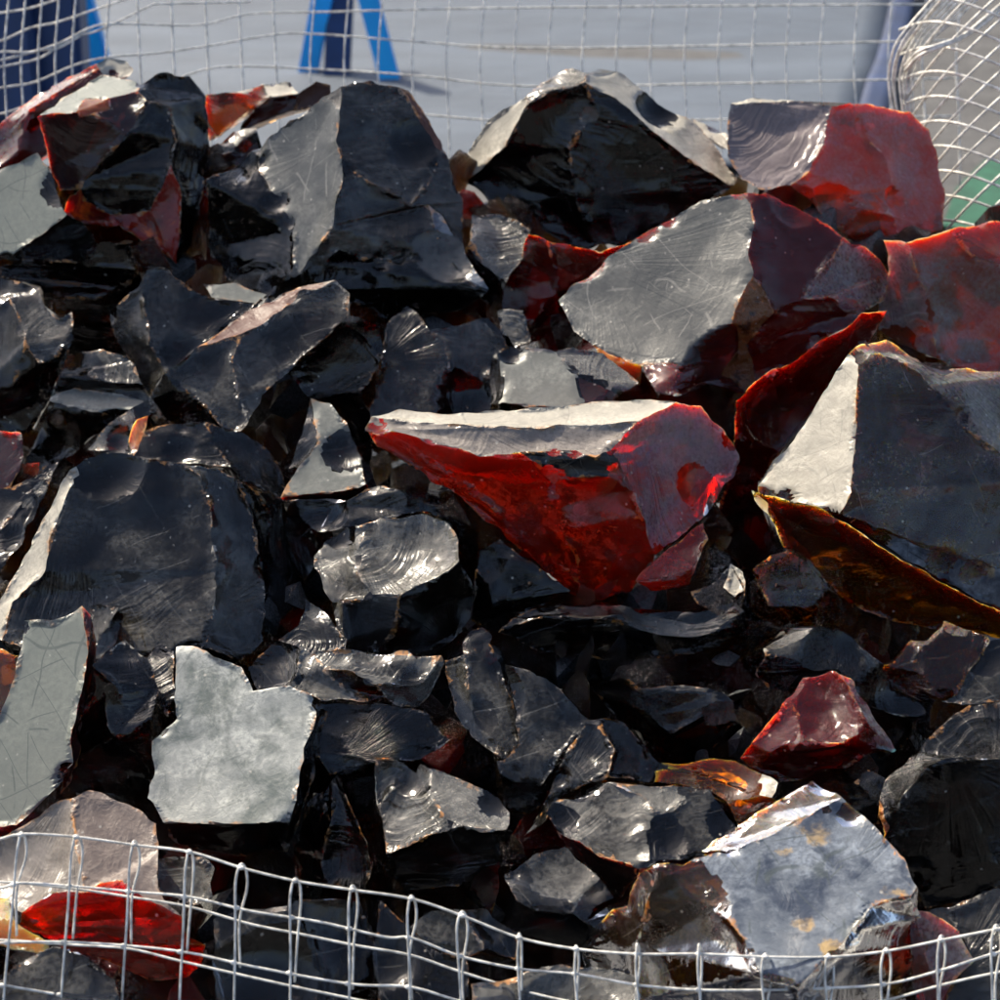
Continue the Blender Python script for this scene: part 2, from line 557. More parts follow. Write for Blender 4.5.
    for k, vset in facet_v.items():
        idx = np.array(sorted(vset))
        ids = polys[k]
        pp = np.array([(P[i] - cen)[:] for i in ids])
        nr = np.zeros(3)
        for a, b in zip(pp, np.roll(pp, -1, 0)):
            nr += np.cross(a, b)
        nr /= np.linalg.norm(nr) + 1e-12
        if np.dot(nr, np.array(view[:])) > 0:
            nr = -nr
        q = co[idx]
        best = np.full(len(idx), 1e9)
        for a, b in zip(pp, np.roll(pp, -1, 0)):
            ab = b - a
            t = np.clip(((q - a) @ ab) / (ab @ ab + 1e-12), 0, 1)
            best = np.minimum(best, np.linalg.norm(q - (a + t[:, None] * ab), axis=1))
        edge_d[idx] = np.minimum(edge_d[idx], best)
        rad = best.max() + 1e-6
        normals[k] = (nr, pp.mean(0))
        sc = F[k]['scoop']
        if sc is None:
            sc = {'g': -.20, 'q': -.24, 'k': -.10, 's': -.13, 'd': -.02, 'm': -.05, 'c': -.01, 'Q': -.24, 'b': -.05, 'w': -.06}.get(F[k]['mat'], -.08) * rnd.uniform(.6, 1.4)
        prof = 1 - (1 - np.minimum(best / rad, 1)) ** 2
        flat = {'m': .08, 'd': .15, 'c': .08, 'b': .35, 'w': .4, 'e': .22}.get(F[k]['mat'], 1.0)
        for j, i in enumerate(idx):
            if best[j] > 1e-5:
                pv = Vector(co[i] + np.array(cen[:]))
                w = min(best[j] / .008, 1)
                hh = sc * rad * prof[j]
                hh += w * flat * (.0030 * noise.noise(pv * 17) + .0011 * noise.noise(pv * 55))
                disp[i] += nr * hh
        if F[k]['org']:
            ox, oy = F[k]['org']
            # on the facet plane
            c0 = pp.mean(0)
            near = int(np.argmin([math.hypot(V[i][0] - ox, V[i][1] - oy) for i in ids]))
            dn = D - d[ids[near]] * s
            orgs[k] = np.array((at(ox, oy, dn) - cen)[:])
        else:
            orgs[k] = pp[rnd.randrange(len(pp))] * 1.04
    for k, o in orgs.items():
        nr, pc = normals[k]
        e1 = pc - o
        e1 = e1 - nr * (e1 @ nr)
        e1 /= np.linalg.norm(e1) + 1e-9
        basis[k] = (e1, np.cross(nr, e1))
    on = [i for i in range(N) if edge_d[i] < 1e-5]
    for i in on:                                  # ragged, chipped edges
        pv = Vector(co[i] + np.array(cen[:]))
        j = noise.noise_vector(pv * 42) * .0030 + noise.noise_vector(pv * 120) * .0016
        disp[i] = np.array(j[:]) * rough_edge
    co = co + disp
    # flake scars along the edges: each one a shallow spherical bite
    on_edge = []
    for e, us in edges.items():
        if any(F[k]['mat'] in 'mcdw' for _, _, k in us) and rnd.random() < .65:
            continue
        L = (P[e[0]] - P[e[1]]).length
        nn = int(L / (.055 / scars) + rnd.random()) if scars > 0 else 0
        for _ in range(nn):
            t0 = rnd.random()
            on_edge.append(np.array((P[e[0]].lerp(P[e[1]], t0) - cen)[:]))
    fnorm = {}
    for f in bm.faces:
        f.normal_update()
    vn = np.zeros((N, 3))
    for f in bm.faces:
        if f[fl] < 1000:
            fn = f.normal
            if fn.dot(view) > 0:
                fn = -fn
            for v in f.verts:
                vn[v.index] += fn[:]
    scar_id = 10000
    scar_c = {}
    scar_film = {}
    front_i = np.array(sorted(set().union(*facet_v.values()))) if facet_v else np.array([], int)
    for c in on_edge:
        q = co[front_i]
        dd = np.linalg.norm(q - c, axis=1)
        near = front_i[dd < .012]
        if len(near) < 2:
            continue
        nv = vn[near].sum(0) + np.array([rnd.gauss(0, .5) for _ in range(3)]) * np.linalg.norm(vn[near].sum(0)) * .6
        nv /= np.linalg.norm(nv) + 1e-9
        Rs = rnd.choice((.008, .010, .010, .012, .016, .016, .022, .03, .045, .07)) * rnd.uniform(.8, 1.2)
        dep = min(Rs * rnd.uniform(.06, .2), .0040)
        cc = c + nv * (Rs - dep)
        inside = front_i[np.linalg.norm(q - cc, axis=1) < Rs]
        if len(inside) < 3:
            continue
        rel = co[inside] - cc
        al = rel @ nv
        perp = rel - al[:, None] * nv
        pr2 = (perp ** 2).sum(1)
        co[inside] = cc + perp - nv * np.sqrt(np.maximum(Rs * Rs - pr2, 0))[:, None]
        edge_d[inside] = np.maximum(edge_d[inside], .004)
        scar_id += 1
        scar_c[scar_id] = c
        e1 = np.cross(nv, np.array([.3, .5, .8]))
        e1 /= np.linalg.norm(e1) + 1e-9
        basis[scar_id] = (e1, np.cross(nv, e1))
        scar_film[scar_id] = rnd.choice((0.0, .05, .12, .3))
        ins = set(int(i) for i in inside)
        for i in inside:
            for f in bm.verts[int(i)].link_faces:
                if (f[fl] < 1000 or f[fl] >= 10000) and all(v.index in ins for v in f.verts):
                    if f[fl] < 1000:
                        om = F[f[fl]]['mat']
                        nm = om if om in 'rRahoABKuxXyiz' else body
                        if nm not in mats:
                            mats.append(nm)
                        f.material_index = mats.index(nm)
                    f[fl] = scar_id
    for v in bm.verts:
        v.co = co[v.index]
    orgs.update(scar_c)
    for e in bm.edges:
        if len(e.link_faces) != 2 or e.link_faces[0][fl] != e.link_faces[1][fl]:
            e.smooth = False
    bmesh.ops.recalc_face_normals(bm, faces=bm.faces[:])
    ripv = []
    angv = []
    filmv = []
    ripav = []
    for f in bm.faces:
        o = orgs.get(f[fl])
        fv = film[f[fl]] if f[fl] < 1000 else (scar_film.get(f[fl], 0.0))
        filmv += [fv] * len(f.verts)
        rv = ripa[f[fl]] if f[fl] < 1000 else (.35 if f[fl] >= 10000 else .4)
        ripav += [rv] * len(f.verts)
        bs = basis.get(f[fl])
        for v in f.verts:
            if bs is not None and o is not None:
                r_ = co[v.index] - o
                angv.append(float(math.atan2(r_ @ bs[1], r_ @ bs[0])))
            else:
                angv.append(0.0)
            ripv.append(0.0 if o is None else float(np.linalg.norm(co[v.index] - o)))
    me = bpy.data.meshes.new(name)
    bm.to_mesh(me)
    bm.free()
    at1 = me.attributes.new('edge', 'FLOAT', 'POINT')
    at1.data.foreach_set('value', np.minimum(edge_d, 1.0).astype(np.float32))
    me.attributes.new('ripa', 'FLOAT', 'CORNER').data.foreach_set('value', np.array(ripav, dtype=np.float32))
    if True:
        me.attributes.new('film', 'FLOAT', 'CORNER').data.foreach_set('value', np.array(filmv, dtype=np.float32))
    if stains:
        sv = np.zeros(N, dtype=np.float32)
        for i in range(N):
            r = Vector(co[i]) + cen - CAM
            dz = r.dot(FWD)
            sx, sy = 500 + FPX * r.dot(RIGHT) / dz, 500 - FPX * r.dot(UP) / dz
            for x, y, rx, ry in stains:
                sv[i] = max(sv[i], 1 - math.hypot((sx - x) / rx, (sy - y) / ry))
        me.attributes.new('stain', 'FLOAT', 'POINT').data.foreach_set('value', sv)
    me.attributes.new('ang', 'FLOAT', 'CORNER').data.foreach_set('value', np.array(angv, dtype=np.float32))
    at2 = me.attributes.new('rip', 'FLOAT', 'CORNER')
    at2.data.foreach_set('value', np.array(ripv, dtype=np.float32))
    for m in mats:
        me.materials.append(M[m])
    ob = bpy.data.objects.new(name, me)
    C.objects.link(ob)
    ob.location = cen
    tag(ob, label, cat, group)
    return ob

# ------------------------------------------------------------------ the heap, traced stone by stone
ST = []


def S(name, label, z, T, *facets, **kw):
    ST.append((name, label, z, T, facets, kw))


# ---- back row
S('obsidian_slab', 'long dark red slab with a cream nub, behind the block with the pale green top', -60, 110,
  ('R', 250, 25, '0,147 25,114 60,90 98,68 112,78 70,102 45,120 48,155 20,172 -25,185 -25,165'),
  ('t', 110, 55, '0,147 -25,165 -25,140 20,108 52,86 95,64 98,68 60,90 25,114'),
  ('w', 80, 30, '95,64 108,58 126,60 133,71 130,78 112,78 98,68'),
  glassm='R')
S('obsidian_block', 'blocky brown and black chunk with a flat pale green top and a crimson foot', 10, 120,
  ('c', 95, 62, '37,116 55,104 75,91 105,74 140,82 138,91 112,98 85,98 78,111'),
  ('i', 85, 10, '78,111 85,98 112,98 110,109 92,115 80,116'),
  ('R', 215, 22, '37,116 78,111 80,116 92,115 118,122 130,131 86,180 80,188 59,190 50,168'),
  ('R', 80, 20, '92,115 110,109 112,98 138,91 146,101 130,131 118,122'),
  ('k', 270, 12, '130,131 146,101 166,106 177,140 171,166 161,190 150,212 110,215 86,202 80,188 86,180'),
  ('k', 20, 40, '138,91 140,82 165,73 190,78 207,96 209,150 205,180 195,240 178,265 182,190 171,166 177,140 166,106 146,101'),
  ('r', 260, 35, '80,188 86,202 110,215 150,212 161,190 171,166 182,190 178,265 160,251 120,226 75,226 64,212 70,195'),)
S('obsidian_boulder', 'rounded pale grey boulder with scratched face under the blocky brown chunk', -5, 90,
  ('c', 160, 26, '-30,185 0,171 38,153 48,166 56,190 66,214 40,236 20,249 0,262 -30,270'),
  ('g', 315, 40, '66,214 85,222 98,245 82,262 50,265 20,262 0,262 20,249 40,236'))
S('obsidian_chunk', 'black ring-marked chunk beneath the rounded pale grey boulder', -10, 90,
  ('k', 250, 20, '0,266 20,258 50,262 82,262 98,244 130,243 138,270 122,290 95,300 60,296 40,286 0,276', {'scoop': -.3}),
  ('k', 270, 55, '40,286 60,296 95,300 122,290 138,270 150,300 140,350 100,370 60,350 45,310'))
S('obsidian_shard', 'maroon wedge lying along the back rim beside the blocky brown chunk', -70, 50,
  ('h', 200, 20, '207,95 236,92 268,97 245,118 210,140 204,120'),
  ('w', 85, 50, '207,95 235,90 262,84 268,97 236,92'))
S('obsidian_pebble', 'small tan topped stone on the back rim with a red end', -75, 50,
  ('w', 90, 55, '250,96 262,84 290,82 298,94 268,97'),
  ('k', 270, 15, '268,97 298,94 292,112 276,117 240,134 245,118'),
  ('u', 330, 30, '298,94 316,82 330,86 332,96 312,108 292,112'))
S('obsidian_flake', 'small grey curved flake leaning on the tall angular chunk', -40, 40,
  ('q', 120, 40, '210,152 233,130 256,127 262,140 245,152 214,155'),
  ('R', 280, 20, '214,155 245,152 262,140 266,150 240,165 212,172'))
S('obsidian_chunk', 'tall angular chunk with a dusty grey flat left and dark slate planes right', 25, 150,
  ('t', 165, 40, '249,152 285,126 310,108 338,86 339,118 336,140 345,166 332,226 314,254 290,290 270,298 294,267 294,228', {'mat': 'e'}),
  ('k', 250, 46, '249,152 294,228 294,267 270,298 262,297 225,281 210,250 207,180'),
  ('s', 30, 30, '338,86 370,82 400,88 412,106 425,126 433,142 437,160 430,182 410,206 400,196 375,185 345,166 336,140 339,118'),
  ('s', 280, 15, '345,166 375,185 400,196 410,206 428,206 438,246 400,262 360,258 340,250 322,264 314,254 332,226'),
  ('b', 75, 30, '428,206 442,217 466,256 488,291 475,286 446,262 438,246'),
  ('k', 265, 40, '322,264 340,250 360,258 400,262 438,246 446,262 475,286 488,291 465,310 420,322 385,321 360,304 300,292 290,290 314,254'),
  ('s', 0, 48, '433,142 447,157 456,182 463,202 463,228 466,256 442,217 428,206 410,206 430,182 437,160'),
  ('u', 50, 40, '400,88 412,106 425,126 433,142 447,157 440,140 430,122 418,104 408,90'))
S('obsidian_boulder', 'big dome shaped black boulder with a bright crushed ridge on the skyline', -10, 140,
  ('k', 255, 20, '465,183 480,168 505,145 528,104 560,86 585,83 592,100 570,150 575,200 600,246 580,251 550,236 520,216 490,200', {'org': (600, 60), 'scoop': -.18}),
  ('k', 285, 22, '585,83 615,99 650,129 690,159 733,188 700,206 665,229 620,246 600,246 575,200 570,150 592,100'),
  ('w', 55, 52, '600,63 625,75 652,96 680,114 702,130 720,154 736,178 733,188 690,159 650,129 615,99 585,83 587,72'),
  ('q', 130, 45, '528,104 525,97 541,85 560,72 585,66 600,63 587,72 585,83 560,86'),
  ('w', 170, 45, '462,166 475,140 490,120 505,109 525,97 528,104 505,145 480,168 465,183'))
S('obsidian_pebble', 'tiny tan stone on the skyline right of the dome shaped boulder', -60, 30,
  ('w', 90, 50, '690,118 715,128 727,134 727,150 712,140 698,128'))
S('obsidian_flake', 'small light ribbed flake under the left end of the dome shaped boulder', -20, 60,
  ('q', 110, 35, '472,216 500,214 530,229 522,258 505,282 482,262 470,240', {'org': (500, 205)}),
  ('k', 250, 30, '470,240 482,262 505,282 495,310 470,290 462,260'))
S('obsidian_chunk', 'dark maroon chunk in the shade under the dome shaped boulder', -35, 80,
  ('R', 200, 25, '528,232 548,240 556,290 530,325 500,322 500,285 520,258'),
  ('R', 290, 25, '548,240 600,250 640,240 668,228 650,262 600,290 560,315 556,290'),
  ('r', 280, 40, '556,290 600,275 580,310 545,345 505,345 500,322 530,325'))
S('obsidian_chunk', 'light topped mauve and pinkish chunk at the right end of the skyline', 0, 110,
  ('Q', 105, 40, '729,103 760,103 800,101 832,107 829,126 820,150 808,172 790,187 760,190 742,178 726,155 728,125', {'org': (715, 90), 'scoop': -.22}),
  ('w', 90, 58, '729,103 752,98 800,97 850,102 832,107 800,101 760,103'),
  ('p', 285, 16, '832,107 855,105 860,130 885,155 891,190 887,212 870,211 850,205 812,200 790,187 808,172 820,150 829,126', {'mat': 's'}),
  ('h', 25, 34, '850,102 880,107 910,112 928,130 936,158 945,190 943,230 900,236 893,216 887,212 891,190 885,155 860,130 855,105'),
  ('r', 275, 35, '790,187 812,200 850,205 870,211 887,212 893,216 900,236 862,244 842,232 818,210'), clear=True, glassm='h', filmk=1.05)

# ---- right and centre large stones
S('obsidian_boulder', 'large broad grey boulder with dusty flat face and glowing orange right end', 40, 130,
  ('e', 130, 30, '558,300 600,263 650,228 700,202 740,191 752,202 753,230 750,258 753,275 736,306 730,330 716,368 700,388 690,372 672,362 655,364 640,366 592,345 574,330', {'scoop': -.06}),
  ('g', 100, 40, '640,366 655,364 672,362 690,372 700,388 676,396 655,391', {'org': (662, 395), 'scoop': .3}),
  ('R', 15, 32, '740,191 765,193 790,200 820,221 846,238 822,270 800,299 775,311 753,275 750,258 753,230 752,202'),
  ('h', 10, 42, '846,238 880,258 890,275 883,301 861,313 830,297 800,299 822,270'),
  ('p', 280, 20, '775,311 800,299 830,297 861,313 850,326 815,345 790,365 770,371 750,386 745,346', {'mat': 'k'}),
  ('z', 330, 30, '753,275 775,311 745,346 750,386 736,400 700,388 716,368 730,330 736,306'),
  ('y', 255, 25, '592,345 640,366 640,386 622,374 605,362'), clear=True, glassm='R')
S('obsidian_chunk', 'deep maroon mass in shadow below the orange end of the broad grey boulder', 0, 130,
  ('R', 260, 28, '736,400 750,386 770,371 790,365 815,345 850,326 861,313 888,312 872,336 850,358 800,425 758,482 745,498 735,460'),
  ('R', 270, 55, '735,460 745,498 758,482 762,505 780,560 740,570 715,520'))
S('obsidian_boulder', 'large hazy red translucent boulder at the right edge', -5, 130,
  ('p', 195, 28, '884,240 905,243 925,290 937,357 900,346 878,330 880,300 890,272'),
  ('h', 290, 22, '905,243 950,229 972,256 1005,268 1040,280 1040,375 1000,374 960,370 937,357 925,290', {'scoop': -.15}),
  ('a', 70, 38, '950,229 1000,221 1040,218 1040,280 1005,268 972,256'))
S('obsidian_boulder', 'large grey boulder with a bright cream triangular face, resting on the amber wedge', 75, 140,
  ('w', 150, 40, '852,347 860,352 857,400 854,440 850,490 840,516 825,509 790,501 755,494 770,468 792,440 820,400 840,367', {'scoop': -.02}),
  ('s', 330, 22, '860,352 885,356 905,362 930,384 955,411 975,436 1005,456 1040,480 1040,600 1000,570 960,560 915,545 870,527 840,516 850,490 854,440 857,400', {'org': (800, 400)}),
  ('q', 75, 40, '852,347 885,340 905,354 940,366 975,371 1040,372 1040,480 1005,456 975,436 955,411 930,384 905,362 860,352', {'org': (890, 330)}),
  ('b', 290, 32, '840,516 870,527 915,545 960,560 1000,570 1040,600 1040,625 1000,610 940,580 885,546'),
  ('k', 255, 55, '755,494 790,501 825,509 840,516 885,546 940,580 1000,610 1040,625 1040,640 1000,625 940,595 885,562 830,530 790,515'),
  stains=((884, 528, 34, 22), (950, 546, 22, 14), (990, 570, 24, 16)), clear=True, glassm='A')
S('amber_obsidian', 'long amber brown translucent wedge slanting under the cream faced boulder', 68, 42,
  ('a', 262, 30, '752,492 790,501 825,511 870,538 885,548 940,582 1000,612 1040,628 1040,642 990,636 940,631 890,621 850,603 812,569 785,546 768,520', {'scoop': -.08}), glassm='B', scars=.5)

# ---- upper left slate shards
S('obsidian_chunk', 'slate grey chunk with a teal plane at the left edge below the pale boulder', 20, 100,
  ('s', 150, 25, '-25,300 0,304 10,298 18,318 26,345 12,385 0,392 -25,390'),
  ('s', 95, 28, '-25,275 0,278 25,283 40,288 46,305 60,318 73,312 72,336 56,356 40,362 28,345 18,318 10,298 0,304 -25,300'),
  ('s', 260, 25, '26,345 40,362 56,356 72,336 66,362 50,400 30,434 0,432 -25,430 -25,390 0,392 12,385', {'mat': 'k'}))
S('obsidian_chunk', 'shaded slab with a sunlit dusty stripe left of the leaning teal slate shard', -15, 80,
  ('t', 100, 30, '60,376 75,353 104,349 130,360 142,385 110,383 78,372'),
  ('k', 270, 18, '60,376 78,372 110,383 142,385 152,402 112,394 75,388 50,397'),
  ('d', 95, 40, '50,397 75,388 112,394 152,402 132,411 112,416 75,407 46,402'),  # sunlit stripe painted as a pale facet, the shade around it as black ones
  ('k', 265, 30, '46,402 75,407 112,416 132,411 105,430 70,452 38,475 25,460 38,430'))
S('obsidian_shard', 'leaning teal slate shard with ring marks on its left end', 25, 90,
  ('s', 80, 22, '148,265 165,268 186,286 212,299 255,303 235,325 200,347 165,372 150,345 143,300'),
  ('g', 215, 24, '107,315 118,303 140,286 148,265 143,300 150,345 165,372 149,397 140,385 130,360 113,336', {'org': (138, 352), 'mat': 's'}))
S('obsidian_flake', 'thin pale grey flake wedged above the leaning teal slate shard', 5, 40,
  ('d', 80, 40, '203,283 232,283 266,294 256,305 228,299 212,295'))
S('obsidian_shard', 'curved blade of slate glass with a thin red upper rim', 55, 80,
  ('u', 90, 66, '198,348 250,310 308,284 336,281 302,291 262,326 240,334'),
  ('s', 110, 34, '165,374 198,348 240,334 233,360 236,388 247,417 240,431 225,433 206,407 185,390', {'scoop': -.2}),
  ('s', 60, 22, '240,334 262,326 302,291 336,281 350,296 346,318 316,347 286,373 263,393 249,421 247,417 236,388 233,360', {'scoop': -.2}),
  ('k', 250, 40, '165,374 185,390 206,407 225,433 182,428 168,422 150,398'))
S('obsidian_chunk', 'black chunk with close ripple rings right of the curved slate blade', 15, 90,
  ('k', 265, 15, '284,373 316,347 346,318 372,322 384,342 378,370 360,392 330,397 308,396 300,385', {'org': (290, 420), 'scoop': -.25}),
  ('k', 280, 55, '308,396 330,397 360,392 372,420 372,470 345,440 340,405'))
S('obsidian_chunk', 'blue slate chunk with a pointed top behind the tip of the bright red stone', 20, 100,
  ('s', 110, 16, '369,412 380,362 385,331 396,315 406,307 416,312 430,331 441,341 450,366 457,402 470,418 420,425 372,425'),
  ('s', 40, 30, '430,331 460,325 490,314 503,330 506,346 487,374 490,402 480,420 470,418 457,402 450,366 441,341'))
S('obsidian_chunk', 'small flat topped grey chunk with amber chips beside the broad grey boulder', 45, 70,
  ('d', 105, 30, '503,350 512,345 555,352 580,376 586,402 576,411 558,408 496,403 499,377'),
  ('g', 195, 35, '484,376 492,356 503,350 499,377 496,403 489,401'),
  ('q', 60, 40, '555,352 572,346 606,354 638,382 622,397 600,380 580,376'),
  ('R', 300, 30, '580,376 600,380 622,397 606,408 576,411 586,402'))
S('obsidian_flake', 'dark plum flake in the hollow under the tall maroon shade, above the small grey chunk', -25, 50,
  ('p', 80, 20, '497,310 524,309 532,342 508,348 500,334', {'mat': 'p'}), clear=False)

# ---- the red stone
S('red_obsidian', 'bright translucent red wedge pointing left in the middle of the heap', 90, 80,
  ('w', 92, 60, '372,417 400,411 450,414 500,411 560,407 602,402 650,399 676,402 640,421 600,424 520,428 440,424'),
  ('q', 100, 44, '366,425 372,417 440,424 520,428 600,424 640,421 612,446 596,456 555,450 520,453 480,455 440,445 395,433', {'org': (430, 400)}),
  ('p', 20, 36, '640,421 676,402 700,407 722,425 737,446 741,462 734,476 700,521 656,556 645,530 632,490 612,446', {'org': (640, 400), 'scoop': -.15}),
  ('r', 262, 28, '366,425 395,433 440,445 480,455 520,453 536,463 556,482 552,512 578,560 576,580 552,560 508,520 458,480 408,450 382,437', {'scoop': -.1}),
  ('v', 255, 36, '366,425 382,437 408,450 458,480 508,520 552,560 576,580 589,600 570,592 545,572 500,531 450,490 400,461 378,446', {'scoop': .05}),
  ('k', 80, 20, '520,453 555,450 596,456 612,446 632,490 625,476 560,479 536,463'),
  ('r', 285, 20, '536,463 560,479 625,476 632,490 640,515 600,540 575,530 552,512 556,482', {'scoop': -.3, 'mat': 'R'}),
  ('r', 265, 32, '552,512 575,530 600,540 640,515 645,530 656,556 630,592 603,606 589,600 576,580 578,560', {'scoop': -.2}))
S('red_obsidian', 'small glowing scarlet fragment tucked under the right tip of the red wedge', 45, 60,
  ('r', 70, 25, '650,562 680,540 703,522 707,540 697,565 672,578 636,582'),
  ('r', 270, 40, '636,582 672,578 697,565 690,585 650,592'))
S('obsidian_shard', 'triangular pale grey shard standing left of the red wedge tip', 50, 70,
  ('d', 100, 28, '311,398 330,403 346,424 352,442 368,484 332,492 280,497 299,466 319,443 315,420'),
  ('k', 200, 40, '311,398 315,420 319,443 299,466 290,470 302,430'),
  ('R', 270, 60, '280,497 332,492 368,484 372,500 340,515 300,515'))

# ---- left middle
S('obsidian_slab', 'big smooth slate slab with a crushed pale left edge', 60, 110,
  ('s', 100, 22, '90,453 110,452 145,460 180,462 201,475 209,500 214,540 219,570 213,610 205,648 160,655 100,660 50,655 0,640 14,601 45,570 49,540 70,490', {'scoop': -.05}),
  ('s', 30, 34, '180,462 220,469 238,480 252,518 263,575 266,640 242,661 205,648 213,610 219,570 214,540 209,500 201,475'),
  ('w', 160, 42, '90,453 79,460 60,489 41,525 20,566 -5,610 -10,640 0,640 14,601 45,570 49,540 70,490'),
  ('k', 268, 60, '0,640 50,655 100,660 160,655 205,648 242,661 200,690 120,700 30,690'))
S('obsidian_flake', 'ring marked grey flake on top of the big smooth slate slab', 40, 60,
  ('g', 100, 30, '133,457 146,432 166,425 206,421 214,441 231,468 205,464 180,460 150,460', {'org': (120, 470), 'mat': 's'}),
  ('s', 30, 32, '206,421 226,428 260,441 281,466 286,500 262,490 238,480 231,468 214,441'),
  ('i', 140, 30, '133,457 126,440 136,420 148,415 146,432'))
S('obsidian_flake', 'purple and tan striped flake at the upper corner of the big smooth slate slab', 38, 50,
  ('p', 150, 30, '86,448 110,424 146,399 149,414 134,425 126,442 132,457 112,453'), clear=False)
S('obsidian_chunk', 'rough dark chunk with purple glints against the right side of the big smooth slab', 25, 90,
  ('k', 20, 30, '238,479 256,490 271,520 290,560 293,592 280,622 266,640 263,575 252,518', {'scoop': -.3}),
  ('k', 350, 60, '256,490 286,500 300,540 305,600 280,622 293,592 290,560 271,520'))
S('obsidian_chunk', 'dark chunk with grey streaks at the left edge beside the big smooth slab', 5, 80,
  ('R', 150, 25, '-20,432 0,431 21,434 22,461 12,488 -20,490'),
  ('k', 110, 30, '-20,490 12,488 30,478 60,458 46,482 22,503 0,528 -20,535'),
  ('g', 120, 35, '-20,535 0,528 22,503 46,482 60,460 40,500 20,540 -5,580 -20,585', {'mat': 'k'}))
S('obsidian_chunk', 'silvery bright chunk with concave mirror faces below the red wedge', 55, 90,
  ('q', 140, 33, '318,546 340,530 372,524 360,546 358,571 373,596 355,602 341,601 346,645 330,602 314,566', {'scoop': -.25}),
  ('q', 105, 36, '340,530 380,519 421,514 446,520 459,541 461,561 450,570 426,584 400,596 373,596 358,571 360,546 372,524', {'scoop': -.3, 'org': (340, 520)}),
  ('s', 265, 14, '346,645 341,601 355,602 373,596 400,596 396,626 381,652 350,652'),
  ('k', 290, 28, '400,596 426,584 450,570 461,561 476,592 470,622 450,642 415,652 381,652 396,626'))
S('obsidian_chunk', 'dark slate chunk above the silvery bright chunk, left under the red wedge', 25, 80,
  ('s', 120, 25, '318,531 340,504 376,484 400,490 421,512 380,519 340,530'),
  ('k', 200, 35, '262,512 285,500 318,497 330,500 318,531 315,566 300,590 285,560'),
  ('k', 300, 30, '400,490 420,500 455,520 480,545 470,560 459,541 446,520 421,512'))

# ---- lower left
S('obsidian_slab', 'tall flat grey slab with a web of dark scratches at the left edge', 95, 60,
  ('c', 135, 24, '24,622 36,620 52,622 84,605 88,650 86,670 79,700 71,740 72,762 56,790 15,826 -25,830 -25,740 0,715 14,680 21,646'),
  ('R', 340, 60, '84,605 92,615 96,660 84,720 78,765 60,796 72,762 71,740 79,700 86,670 88,650'))
S('obsidian_shard', 'small black shard with a grey streak between scratched slab and the big slate slab', 55, 50,
  ('s', 130, 32, '88,607 102,604 118,608 112,630 92,655 86,640'),
  ('k', 30, 32, '118,608 124,620 116,642 95,668 92,655 112,630'))
S('obsidian_flake', 'small silvery flake lying on black glass beside the pale square block', 70, 40,
  ('q', 120, 38, '121,661 131,657 139,672 151,681 146,692 136,721 99,733 105,710 112,682', {'scoop': -.2}))
S('obsidian_shard', 'little plum coloured splinter at the top left corner of the pale square block', 78, 40,
  ('p', 100, 22, '144,656 156,639 173,650 176,690 173,716 165,717 155,692'), clear=False)
S('obsidian_block', 'pale square block with a mottled white front and thin dark underside', 105, 90,
  ('m', 110, 28, '175,646 200,646 222,659 241,666 253,690 290,685 317,700 312,725 305,750 290,822 220,825 164,822 148,800 155,776 152,742 176,716'),
  ('k', 268, 62, '164,822 220,825 290,822 286,850 240,856 200,851 170,838'),
  ('k', 350, 62, '317,700 326,712 306,805 286,850 290,822 305,750 312,725'))
S('obsidian_block', 'jet black block in the gap between the scratched slab and pale square block', 55, 80,
  ('k', 255, 25, '72,762 80,720 92,664 112,682 116,735 150,722 156,776 148,800 148,815 110,801 70,792'),
  ('k', 90, 40, '92,664 124,640 150,660 156,690 150,722 116,735 112,682'))
S('obsidian_boulder', 'brown grey rind covered boulder with a dark red glassy underside behind the mesh', 110, 90,
  ('n', 85, 38, '74,795 90,790 130,804 155,825 160,850 156,886 166,901 182,916 140,896 120,883 100,884 85,892 76,850 72,820'),
  ('g', 150, 38, '-20,850 0,839 30,820 60,800 74,795 72,820 76,850 85,892 52,890 22,914 0,900 -20,900', {'mat': 'q'}),
  ('R', 265, 28, '22,914 52,890 85,892 100,884 120,883 140,896 182,916 186,931 190,942 150,946 100,932 50,934 20,926'),
  ('v', 270, 48, '20,926 50,934 100,932 150,946 190,942 203,944 203,962 188,978 150,981 110,962 60,948'), clear=True, glassm='r', scars=0)
S('obsidian_pebble', 'bright orange lump at the left edge behind the front mesh', 100, 40,
  ('o', 120, 30, '-15,897 8,894 13,920 30,934 46,942 45,956 20,951 -15,942'))
S('obsidian_chunk', 'round shouldered blue black chunk in the bottom left corner behind the mesh', 120, 70,
  ('s', 110, 24, '5,976 30,954 56,944 90,955 114,975 128,1030 -20,1030 -10,990'))
S('obsidian_pebble', 'small ribbed olive stone below the pale square block', 75, 50,
  ('g', 95, 26, '155,861 176,856 201,858 213,871 211,896 196,906 160,892', {'mat': 't', 'org': (180, 800)}))
S('obsidian_chunk', 'teal slate plane behind the mesh below the pale square block', 90, 70,
  ('s', 100, 20, '214,921 250,905 290,902 302,932 311,980 314,1035 228,1035 216,962'),
  ('k', 30, 32, '290,902 330,898 362,902 376,932 372,1035 314,1035 311,980 302,932', {'scoop': -.3}))
S('obsidian_chunk', 'upright black chunk with curved rings right of the pale square block', 55, 80,
  ('k', 140, 25, '328,781 340,777 353,815 366,840 371,870 362,894 328,884 321,862 330,822', {'org': (345, 770), 'scoop': -.3}),
  ('o', 130, 25, '318,792 326,780 336,775 340,777 328,781 330,800 322,798'),
  ('k', 200, 40, '292,850 312,790 318,792 322,798 330,822 321,862 328,884 300,895'))
